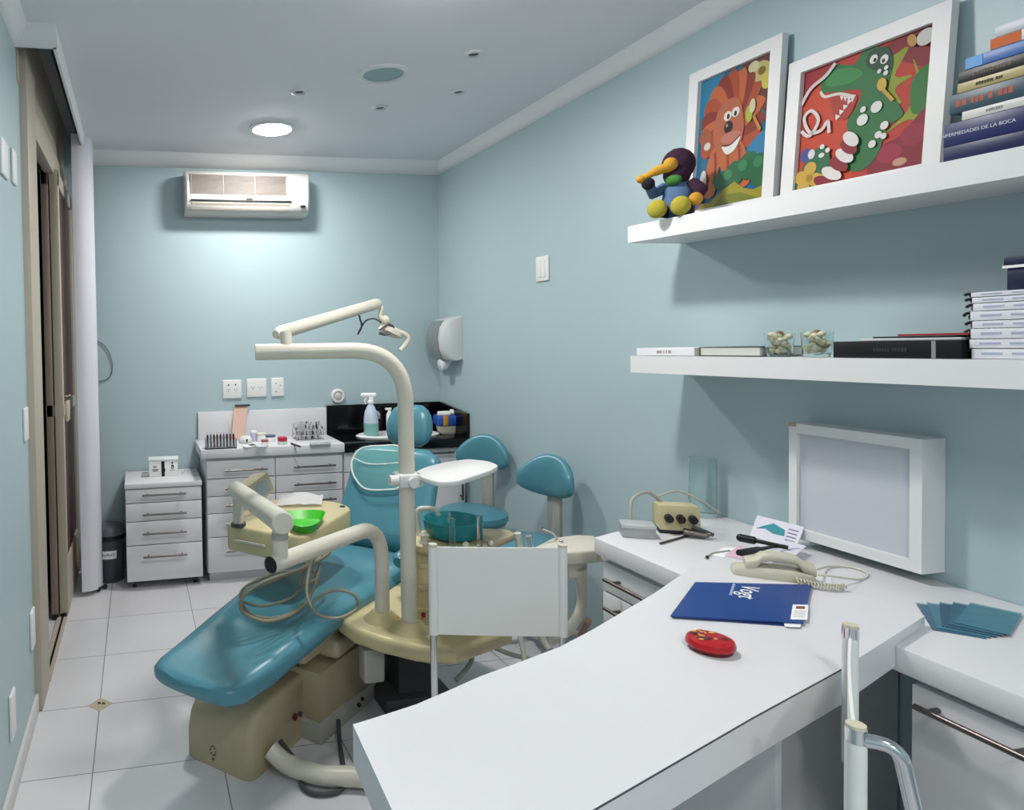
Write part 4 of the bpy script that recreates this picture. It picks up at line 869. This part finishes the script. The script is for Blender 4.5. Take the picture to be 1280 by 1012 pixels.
# ---------------------------------------------------------------- things on the pedestal
t=thing('cotton_dispenser','small white box with black print standing on the pedestal top','box',(.145,4.36,.6425),R(-4))
MB().box((-.09,-.045,0),(.09,.045,.098),bev=.004).build('box_body',PAPER,t,world=False)
MB().box((-.094,-.05,.098),(.094,.05,.112),bev=.003).build('lid',mat('lid_white','#e2eae8',.4),t,world=False)
m=MB(); m.box((-.012,-.047,0),(.008,-.0445,.095),BLACK); m.box((.004,-.0468,.03),(.012,-.0446,.05),DGREY); m.box((.05,-.047,.048),(.066,-.0446,.07),BLACK); m.box((.054,-.0475,.053),(.061,-.0446,.061),PAPER); m.cyl((.056,-.047,.083),(.056,-.0445,.083),.005,BLACK)
for a,b2_,z in ((-.072,-.03,.042),(-.066,-.036,.033)): m.box((a,-.047,z),(b2_,-.0446,z+.004),DGREY)
m.box((-.064,-.047,.055),(-.04,-.0446,.068),GREYP); m.box((.04,-.047,.035),(.075,-.0446,.038),GREYP); m.build('print',None,t,world=False)
m=MB(); m.tube(smoothpts([(.0,0,0),(.02,-.01,.02),(.03,.0,.05),(.015,.01,.07),(.04,.02,.03),(.05,.0,.0)],5),.0025,X=Matrix.Translation((.255,4.36,.644)),n=6); tag(m.build('clear_strap',CLEARP),'coil of clear tubing behind the small printed box on the pedestal','tubing')
t=MB(); t.box((.01,4.32,.6425),(.05,4.37,.665),bev=.003); tag(t.build('small_grey_box',GREYP),'low grey box left of the small printed box on the pedestal','box')
# ---------------------------------------------------------------- things on the drawer cabinet
CZ=.8305
t=thing('bur_stand','clear rack full of upright grey and red pens on the left of the cabinet top','rack',at(276,560,z=CZ))
L=.19; m=MB(); m.box((-L/2,-.03,0),(L/2,.03,.006)); m.box((-L/2,-.03,.0),(L/2,-.027,.05)); m.box((-L/2,.027,0),(L/2,.03,.07)); m.box((-L/2,-.03,0),(-L/2+.003,.03,.06)); m.box((L/2-.003,-.03,0),(L/2,.03,.06)); m.build('case',CLEARP,t,world=False)
for k in range(9):
    x=-L/2+.015+k*.02; cc_=('#3a3a40','#6c6c74','#3a3a40','#7a2a38')[k%4]
    m=MB(); m.cyl((x,0,.0065),(x,.004,.085),.0062,mat('pen_'+cc_[1:],cc_,.4),n=10); m.cyl((x,.004,.085),(x,.0045,.098),.004,mat('pen_tip','#d8d0d4',.4),n=8); m.build('pen',None,t,world=False)
t=MB(); p=at(290,556,z=CZ); a=at(289,552,y=4.47); b_=at(297,552,y=4.50)
t.loft([[ (a.x,4.46,CZ+.002),(b_.x+.035,4.46,CZ+.002),(b_.x+.035,4.463,CZ+.002),(a.x,4.463,CZ+.002)],[(a.x+.03,4.515,CZ+.22),(b_.x+.075,4.515,CZ+.22),(b_.x+.075,4.518,CZ+.22),(a.x+.03,4.518,CZ+.22)]],mat('salmon_card','#d8b4a4',.7)); t.box((a.x+.035,4.505,CZ+.215),(b_.x+.09,4.519,CZ+.228),DGREY)
tag(t.build('paper_strip',smooth=0),'tall salmon-coloured card leaning on the backsplash behind the pen rack','card')
# jars and small items
def jar(name,label,u,v,r,h,body,lid,cat='jar',lh=.012):
    p=at(u,v,z=CZ); t=thing(name,label,cat,(p.x,p.y,CZ)); MB().lathe([(.001,0),(r*.94,0),(r,.004),(r,h-.003),(r*.95,h),(.001,h)],n=24).build('jar_body',body,t,world=False)
    MB().lathe([(r*1.04,h),(r*1.04,h+lh-.002),(r*.98,h+lh),(.001,h+lh)],n=24).build('lid',lid,t,world=False); return t
jar('medicine_jar','pale lilac jar standing near the backsplash on the cabinet top',317,551,.020,.055,mat('lilac_plastic','#c3bedd',.4),PAPER)
jar('medicine_jar','short white jar with cream lid beside the lilac jar',327,551,.032,.04,PAPER,mat('cream_lid','#d9d6bd',.4))
jar('medicine_jar','squat white jar with a dark blue lid on the cabinet top',338,551,.032,.028,PAPER,mat('slate_lid','#4a5578',.4))
jar('medicine_jar','small jar with a brown-pink lid in front of the other jars',331,556,.022,.022,PAPER,mat('rose_lid','#a3555c',.4))
jar('medicine_jar','white tub with a bright pink-red lid beside the instrument basket',353,555,.030,.022,mat('mint_tub','#cfe3d6',.4),mat('crimson_lid','#c22a4e',.4),lh=.024)
m=MB(); p=at(307,553,z=CZ); m.lathe([(.001,0),(.04,0),(.045,.012),(.04,.03),(.028,.042),(.001,.045)],n=24,c=p); m.cyl(p+V((.0,-.044,.02)),p+V((.006,-.047,.02)),.01,BLACK); tag(m.build('tape_roll',mat('white_plastic','#dcdcda')),'white rounded tape holder right of the pen rack','tape')
m=MB(); p=at(312,559,z=CZ); m.box((-.04,-.02,0),(.04,.02,.012),bev=.004,X=Matrix.Translation(p)@Matrix.Rotation(.3,4,'Z')); m.box((.0,-.015,.012),(.03,.01,.018),DGREY,X=Matrix.Translation(p)@Matrix.Rotation(.3,4,'Z')); tag(m.build('small_tray',PAPER),'small white tray with a dark clip in front of the tape holder','tray')
m=MB(); p=at(327,560,z=CZ); m.lathe([(.001,0),(.03,0),(.045,.014),(.042,.015),(.028,.003),(.001,.003)],n=24,c=p); tag(m.build('glass_dish',CLEARP),'shallow clear dish at the front edge of the cabinet top','dish')
m=MB(); a=at(364,554,z=CZ+.006); b_=at(375,558,z=CZ+.006); m.tube([a,b_],.006,n=8); tag(m.build('marker_pen',BLACK),'black pen lying in front of the instrument basket','pen')
# basket of instruments
pc_=at(385,549,z=CZ); t=thing('instrument_basket','square wire basket full of shiny steel dental instruments on the cabinet top','basket',pc_)
m=MB(); hx,hy,hh=.09,.06,.07
for z in (.006,.035,hh): m.tube([(-hx,-hy,z),(hx,-hy,z),(hx,hy,z),(-hx,hy,z)],.003,n=6,closed=True)
for k in range(9):
    x=-hx+2*hx*k/8
    for y in (-hy,hy): m.tube([(x,y,.004),(x,y,hh)],.0018,n=5)
m.box((-hx,-hy,0),(hx,hy,.006)); m.build('wire_frame',CHROME,t,world=False)
rr=random.Random(11); BS=mat('bright_steel','#dcdcde',.35,.75)
for k in range(90):
    x=rr.uniform(-hx+.01,hx-.01); y=rr.uniform(-hy+.01,hy-.01); h=rr.uniform(.06,.115); m=MB(); tx_,ty_=rr.uniform(-.025,.025),rr.uniform(-.015,.015)
    m.tube([(x,y,.007),(x+tx_*.6,y+ty_*.6,h*.7),(x+tx_,y+ty_,h),(x+tx_+rr.uniform(-.01,.01),y+ty_,h+.008)],[.006,.008,.006,.003],n=6); m.build('instrument',BS if k%4 else STEEL,t,world=False)
t=MB(); p=at(400,555,z=CZ); t.prism(rpoly([(-.07,-.035),(.06,-.04),(.07,.03),(-.06,.04)],.015),0,.008,X=Matrix.Translation(p),bev=.002); tag(t.build('steel_tray',mat('pale_steel','#b4b8b8',.4,.3)),'flat steel tray in front of the instrument basket','tray')
t=thing('tape_dispenser','small black and white dispenser beside the granite splashback','dispenser',at(402,540,z=CZ)); MB().box((-.03,-.025,0),(.04,.025,.05),bev=.008).build('holder',PAPER,t,world=False); MB().cyl((0,-.03,.05),(0,.03,.05),.026,n=20).build('roll',BLACK,t,world=False)
# ---------------------------------------------------------------- sink top things
SZ=.829
p=at(464,550,z=SZ); p=V((p.x,4.36,SZ)); t=thing('spray_bottle','clear spray bottle with white trigger and pale green liquid by the sink','bottle',(at(464,545,y=4.36).x,4.36,SZ),R(-25))
m=MB(); BF=mat('bottle_liquid','#7fb3ac',.1); BC=mat('bottle_plastic','#c3cfe0',.15); m.lathe([(.001,0),(.046,0),(.05,.01),(.05,.09)],BF,24); m.lathe([(.05,.09),(.048,.125),(.042,.165),(.026,.20),(.017,.215),(.017,.228),(.001,.228)],BC,24); m.build('bottle_body',None,t,world=False)
m=MB(); m.lathe([(.022,.222),(.022,.238),(.013,.244),(.001,.244)],n=18); m.box((-.062,-.013,.262),(.038,.013,.292),bev=.010,seg=3); m.box((-.012,-.011,.235),(.02,.011,.27),bev=.004); m.tube([(-.028,0,.265),(-.04,0,.235),(-.034,0,.215)],[.009,.007,.005]); m.cyl((-.066,0,.278),(-.06,0,.278),.008); m.build('trigger_head',PAPER,t,world=False)
t=MB(); p=at(487,540,y=4.47); t.lathe([(.001,0),(.022,0),(.022,.13),(.012,.145),(.012,.16),(.001,.16)],n=18,c=(p.x,4.47,SZ)); t.box((p.x-.03,4.462,SZ+.16),(p.x+.015,4.478,SZ+.175),bev=.003); tag(t.build('soap_pump',PAPER),'slim white pump bottle behind the dental chair headrest','bottle')
pk=V((at(560,540,y=4.33).x,4.33,SZ)); t=thing('paper_pack','blue and yellow wrapped pack with white tissues beside the sink','pack',pk,R(-6))
m=MB(); X0=Matrix(); m.loft([[(a*f,b2_*f,z) for a,b2_ in sell(.085,.06,24,2.6)] for f,z in ((.72,.0),(.85,.012),(.93,.05),(.96,.055))],mat('pack_bowl','#cfc9bd',.4)); m.build('bowl',None,t,world=False)
m=MB(); m.box((-.09,-.06,.055),(.085,.06,.13),mat('pack_blue','#2b55a8',.35),bev=.018,seg=3); m.box((-.052,-.062,.06),(-.018,-.05,.127),mat('pack_yellow','#c8962e',.4),bev=.003); m.build('wrapper',None,t,world=False)
m=MB(); m.prism([(-.09,-.05),(.0,-.055),(.05,.02),(.01,.05),(-.06,.04)],.128,.15,bev=.008); m.box((.02,-.03,.13),(.08,.03,.165),bev=.012); m.build('tissues',PAPER,t,world=False)
t=MB(); p=at(577,530,y=4.3); t.tube(smoothpts([(p.x,4.36,SZ+.15),(p.x+.03,4.32,SZ+.13),(p.x+.035,4.28,SZ+.06),(p.x+.03,4.27,SZ+.005)]),.016,n=10); tag(t.build('white_cloth_roll',mat('cloth_white','#c9c4ba',.8)),'curved white cloth roll beside the blue wrapped pack','cloth')
# ---------------------------------------------------------------- things on counter and desk
t=thing('glass_vase','tall clear cylindrical glass vase at the far end of the counter','vase',(2.058,2.185,CT+.0005))
MB().lathe([(.001,0),(.043,0),(.046,.006),(.046,.215),(.042,.215),(.042,.016),(.001,.014)],n=32,cap=False).build('vase_body',GLASS,t,world=False)
# curing device
p=at(862,668,z=CT); t=thing('curing_unit','cream dental device box with three black knobs on the far counter end','device',(p.x,p.y+.06,CT),R(-28))
m=MB(); m.prism([(-.055,0.01),(.05,0.01),(.055,.085),(-.05,.095)],-.062,.062,bev=.006,X=Matrix(((0,0,1,0),(1,0,0,0),(0,1,0,0),(0,0,0,1)))); m.build('housing',mat('device_cream','#c9bf96',.4),t,world=False)
MB().box((-.064,-.058,.0005),(.064,.052,.012),bev=.003).build('base_pad',BLACK,t,world=False)
for k in range(3):
    m=MB(); x=-.036+.036*k; m.cyl((x,-.054,.055),(x,-.075,.053),.013,n=16); m.cyl((x,-.075,.053),(x,-.079,.053),.011,n=16); m.build('knob',BLACK,t,world=False)
m=MB(); m.tube(smoothpts([(-.02,.06,.07),(-.08,.03,.12),(-.14,-.02,.10),(-.15,-.05,.03)]),.006,n=8); m.tube(smoothpts([(-.05,.05,.1),(.02,.05,.125),(.08,.03,.10),(.14,.03,.06)]),.004,n=8); m.build('cable',GREYP,t,world=False)
m=MB(); m.tube([(.0,-.09,.02),(.06,-.10,.012),(.075,-.105,.02)],[.012,.010,.006],STEEL,10); m.tube([(.03,-.075,.03),(.09,-.085,.012)],[.010,.006],DGREY,10); m.build('handpiece',None,t,world=False)
p=at(806,673,z=CT); t=thing('metal_box','small grey metal box left of the cream dental device','box',(p.x,p.y+.035,CT+.0005),R(-30))
MB().box((-.05,-.035,0),(.05,.035,.032),bev=.002).build('box_body',mat('grey_metal','#a7a8aa',.4,.3),t,world=False); MB().box((-.0515,-.0365,.032),(.0515,.0365,.044),bev=.002).build('lid',mat('grey_metal_lid','#c2c3c6',.35,.3),t,world=False)
m=MB(); m.tube(smoothpts([at(825,679,z=CT+.004),at(850,672,z=CT+.004),at(868,667,z=CT+.004),at(882,664,z=CT+.004)]),.0035,n=6); tag(m.build('steel_rod',STEEL),'thin steel rod lying in front of the metal box','rod')
# brochures in front of lightbox
DZ=DT+.0006
p=at(968,676,z=CT); t=MB(); BRS=None; BR=mat('brochure_white','#dcdbe6',.5); fr=at(944,684,z=CT)
def slabtilt(pxs,th,mt,zb):
    q=[at(u,v,z=zb) if k<2 else None for k,(u,v) in enumerate(pxs)]
t=thing('brochure','white brochure with a teal picture propped against the viewing box','brochure',(2.03,1.87,CT))
X=Matrix.Translation((1.995,1.925,CT+.001))@Matrix.Rotation(R(-84),4,'Z')@Matrix.Rotation(R(62),4,'X')
MB().box((0,0,0),(.15,.075,.002),X=X).build('sheet',BR,t)
m=MB(); m.face([(.01,.03,.0024),(.03,.045,.0024),(.06,.062,.0024),(.1,.05,.0024),(.105,.03,.0024),(.07,.028,.0024),(.04,.038,.0024)],mat('print_teal','#2f8f9c',.5),X=X)
for k in range(4): m.face([(.11,.058-.012*k,.0024),(.14,.058-.012*k,.0024),(.14,.054-.012*k,.0024),(.11,.054-.012*k,.0024)],mat('print_violet','#7a6d92',.5),X=X)
m.build('print',None,t)
def sheet(name,label,cat,pxs,z,th,mt,group=None,extra=None):
    q=[at(u,v,z=z) for u,v in pxs]; m=MB(); m.prism([(p.x,p.y) for p in q],z,z+th,mt)
    if extra: extra(m,q,z+th)
    return tag(m.build(name,smooth=0),label,cat,group)
sheet('leaflet','white leaflet with violet print lying under the viewing box','leaflet',[(955,694),(985,676),(1008,683),(985,702)],DZ,.002,BR,extra=lambda m,q,z:[m.box((mid(q[0],q[2],f).x-.02,mid(q[0],q[2],f).y-.004,z),(mid(q[0],q[2],f).x+.02,mid(q[0],q[2],f).y,z+.0004),mat('print_violet','#7a6d92')) for f in (.3,.5,.7)])
sheet('pink_note','pink and lilac paper slips lying left of the telephone','paper',[(905,694),(925,682),(950,690),(930,700)],DZ,.0015,mat('pink_paper','#d9b7c4',.7))
sheet('white_note','white paper slip beside the pink slips on the desk','paper',[(888,694),(905,684),(922,685),(905,697)],DZ,.001,PAPER)
m=MB(); a=at(926,672,z=DZ+.012); b_=at(985,684,z=DZ+.008); m.tube([a,mid(a,b_,.3),mid(a,b_,.35),b_],[.012,.012,.006,.006],BLACK,10); m.ball(a,.0125,BLACK); tag(m.build('dental_handpiece',BLACK),'black and grey dental handpiece lying nearest the brochure','handpiece')
m=MB(); a=at(924,691,z=DZ+.009); b_=at(972,682,z=DZ+.006); m.tube([a,mid(a,b_,.5),mid(a,b_,.55),b_],[.010,.009,.006,.004],n=10); tag(m.build('black_pen',BLACK),'thick black pen lying behind the telephone handset','pen')
# telephone
a=at(918,706,z=DZ+.02); b_=at(1022,718,z=DZ+.02); dv=(b_-a); ang=math.atan2(dv.y,dv.x); c=(a+b_)/2
tl=thing('telephone','cream corded telephone with handset lying beside the navy folder','telephone',(c.x,c.y+.01,DZ),ang)
L=dv.length; TC=mat('phone_cream','#c6c1ad',.4)
m=MB(); m.loft([[(x,y*hw_,z) for y,z in ((-1,0),(1,0),(1,.6*h_),(.8,h_),(-.8,h_),(-1,.6*h_))] for x,hw_,h_ in ((-L*.5,.022,.010),(-L*.47,.030,.018),(-L*.2,.034,.026),(L*.2,.036,.028),(L*.46,.036,.022),(L*.5,.028,.012))]); m.build('base',TC,tl,world=False,smooth=50)
m=MB(); N=12; rings=[]
for i in range(N+1):
    u=-1+2*i/N; x=u*L*.42+.015; z=.040+.014*(1-u*u); e_=abs(u)>.62; hw_=.024 if not e_ else .029; ht=.012 if not e_ else .015
    rings.append([(x,y,z+k_-(.012 if e_ else 0)) for y,k_ in sell(hw_,ht,16,2.6)])
m.loft(rings); m.build('handset',TC,tl,world=False,smooth=60)
m=MB(); co=[]
for i in range(90):
    t_=i/89; cpt=V((L*.30+.10*t_-.01,-.05-.02*math.sin(t_*PI),.010)); co.append(cpt+V((0,.007*math.cos(i*1.1),.007*math.sin(i*1.1))))
m.tube(co,.0022,n=5); m.build('coiled_cord',TC,tl,world=False)
m=MB(); m.tube(smoothpts([at(1020,712,z=CT+.03),at(1035,708,z=CT+.006),at(1062,708,z=CT+.004),at(1084,716,z=CT+.004),at(1075,724,z=CT+.004),at(1040,720,z=CT+.028),at(1022,718,z=CT+.03)]),.003,n=6); m.build('line_cord',IVORY,tl)
m=MB(); m.tube(smoothpts([at(882,697,z=DZ+.003),at(889,692,z=DZ+.003),at(896,690,z=DZ+.003),at(912,688,z=DZ+.003)],5),.0025,n=6); m.ball(at(884,696,z=DZ+.005),.005,BLACK); tag(m.build('thin_wire',GREYP),'thin grey wire with a dark plug at the desk corner by the counter','cable')
# folders
NV=mat('navy_folder','#183f86',.28)
NV2=mat('navy_folder_lower','#122f68',.3)
q=[at(u,v,z=DZ) for u,v in ((840,772),(872,732),(1010,736),(1000,783.5))]
t=thing('folder','navy folder with a white sticker, lower one of the pair on the desk','folder',sum(q,V())/4,0,'navy folders on the desk')
m=MB(); m.prism([(p.x,p.y) for p in q],DZ,DZ+.003); m.build('cover',NV2,t,smooth=0)
qq=[at(u,v,z=DZ+.003) for u,v in ((980,778),(981,783),(1000,784),(1002,779))]; m=MB(); m.prism([(p.x,p.y) for p in qq],DZ+.003,DZ+.0036); m.build('sticker',PAPER,t)
zu=DZ+.0042; q=[at(u,v,z=zu+.003) for u,v in ((838,769),(869,727),(1015,730.5),(1013,737),(1004,778))]
t=thing('folder','navy folder with a white logo and sticker, upper one of the pair on the desk','folder',sum(q,V())/5,0,'navy folders on the desk')
m=MB(); m.prism([(p.x,p.y) for p in q],zu,zu+.003); m.build('cover',NV,t,smooth=0); zl=zu+.003
a=at(946,731,z=zl);b_=at(942,748,z=zl); rd=(b_-a).normalized(); upv=V((-rd.y,rd.x,0)); X=Matrix((rd,upv,V((0,0,1)))).transposed().to_4x4()
X.translation=mid(at(936,740,z=zl),at(933,741,z=zl),.3)+V((0,0,.0006)); sz=(b_-a).length*.56
m=MB(); m.text('Vogt',sz*.85,PAPER,X,.0004); LB=mat('logo_pale_blue','#a9b9dc',.6); [m.box((sz*(-.75+.22*q_),-sz*.56,-.0004),(sz*(-.60+.22*q_),-sz*.47,.0003),LB,X=X) for q_ in range(7)]; m.build('logo',None,t)
qq=[at(u,v,z=zl) for u,v in ((988,774),(991,755.5),(1010.5,756),(1009,774.5))]; m=MB(); m.prism([(p.x,p.y) for p in qq],zl,zl+.0006,PAPER)
c=sum(qq,V())/4; e1_=(qq[3]-qq[0]); e2_=(qq[1]-qq[0])
def patch(a0,a1,b0,b1,mt): m.prism([((qq[0]+e1_*a+e2_*b3).x,(qq[0]+e1_*a+e2_*b3).y) for a,b3 in ((a0,b0),(a1,b0),(a1,b1),(a0,b1))],zl+.0006,zl+.001,mt)
patch(.22,.78,.70,.88,mat('print_brown','#7a4f38',.6))
for k in range(4): patch(.15,.85,.16+.12*k,.20+.12*k,mat('print_grey','#b9bcc0',.6))
m.build('sticker',None,t)
# red tin
p=at(888,802,z=DZ+.015); t=thing('red_tin','round red tin with golden floral decoration on the desk','tin',(p.x,p.y,DZ)); r_=(at(918,800,z=DZ+.015)-at(858,800,z=DZ+.015)).length/2*.92
m=MB(); m.lathe([(.001,0),(r_*.88,0),(r_*.93,.008),(r_*.93,.012)],n=36); m.build('tin_base',mat('dark_red','#5a0f14',.35),t,world=False)
m=MB(); m.lathe([(r_*.95,.008),(r_,.011),(r_,.016),(r_*.94,.022),(r_*.8,.0245),(.001,.025)],n=40); ld=m.build('lid',mat('red_lacquer','#b3121d',.25),t,world=False)
m=MB(); rr=random.Random(5); gold=mat('gold_print','#d3a05a',.4); rose=mat('rose_print','#93283e',.4); dk_=mat('maroon_print','#4a1016',.4)
for k in range(26):
    x=rr.uniform(-.6,.5)*r_; y=rr.uniform(-.35,.8)*r_
    if x*x+y*y<(.78*r_)**2: m.lathe([(.001,.0254),(rr.uniform(.004,.0075),.0252)],(gold,rose,gold,dk_)[k%4],10,c=(x,y,.0002*(k%5)),sy=rr.uniform(.6,1))
m.build('decoration',None,ld,world=False)
# photo cards fanned on the counter
TP=[mat('photo_teal_a','#32607a',.3,noise=.25,nscale=25),mat('photo_teal_b','#3d7489',.3,noise=.25,nscale=25),mat('photo_teal_c','#29536c',.3,noise=.25,nscale=25)]
c0_=at(1205,793,z=CT); G6='teal photo cards fanned on the counter'
names=['leftmost card at the bottom','second card from the left','third card from the left','fourth card from the left','topmost card at the right']
for k,(u,v) in enumerate(((1170,752),(1184,748.5),(1203,747.5),(1224,748.5),(1252,752.5))):
    f_=at(u,v,z=CT); p_=at((1199,1204,1211,1219,1226)[k],793-k*1.2,z=CT); L_=min((f_-p_).length,.19); a=math.atan2((f_-p_).y,(f_-p_).x)
    X=Matrix.Translation(V((p_.x,p_.y,CT+.0006+.0011*k)))@Matrix.Rotation(a,4,'Z')
    m=MB(); m.box((0,-.043,0),(L_,.043,.0008),TP[k%3],X=X); m.box((L_-.012,-.043,.0008),(L_-.001,.043,.0010),mat('photo_pale_edge','#7fa3ad',.4),X=X)
    tag(m.build('photo_card',smooth=0),'glossy teal photo card on the counter, %s of the fan'%names[k],'card',G6)
# ---------------------------------------------------------------- world and colour
w=bpy.data.worlds.new('world'); SC.world=w; w.use_nodes=True; w.node_tree.nodes['Background'].inputs[0].default_value=(.6,.65,.7,1); w.node_tree.nodes['Background'].inputs[1].default_value=.15
SC.view_settings.view_transform='Standard'; SC.view_settings.look='None'; SC.view_settings.gamma=1; SC.view_settings.exposure=.03; SC.view_settings.use_curve_mapping=False
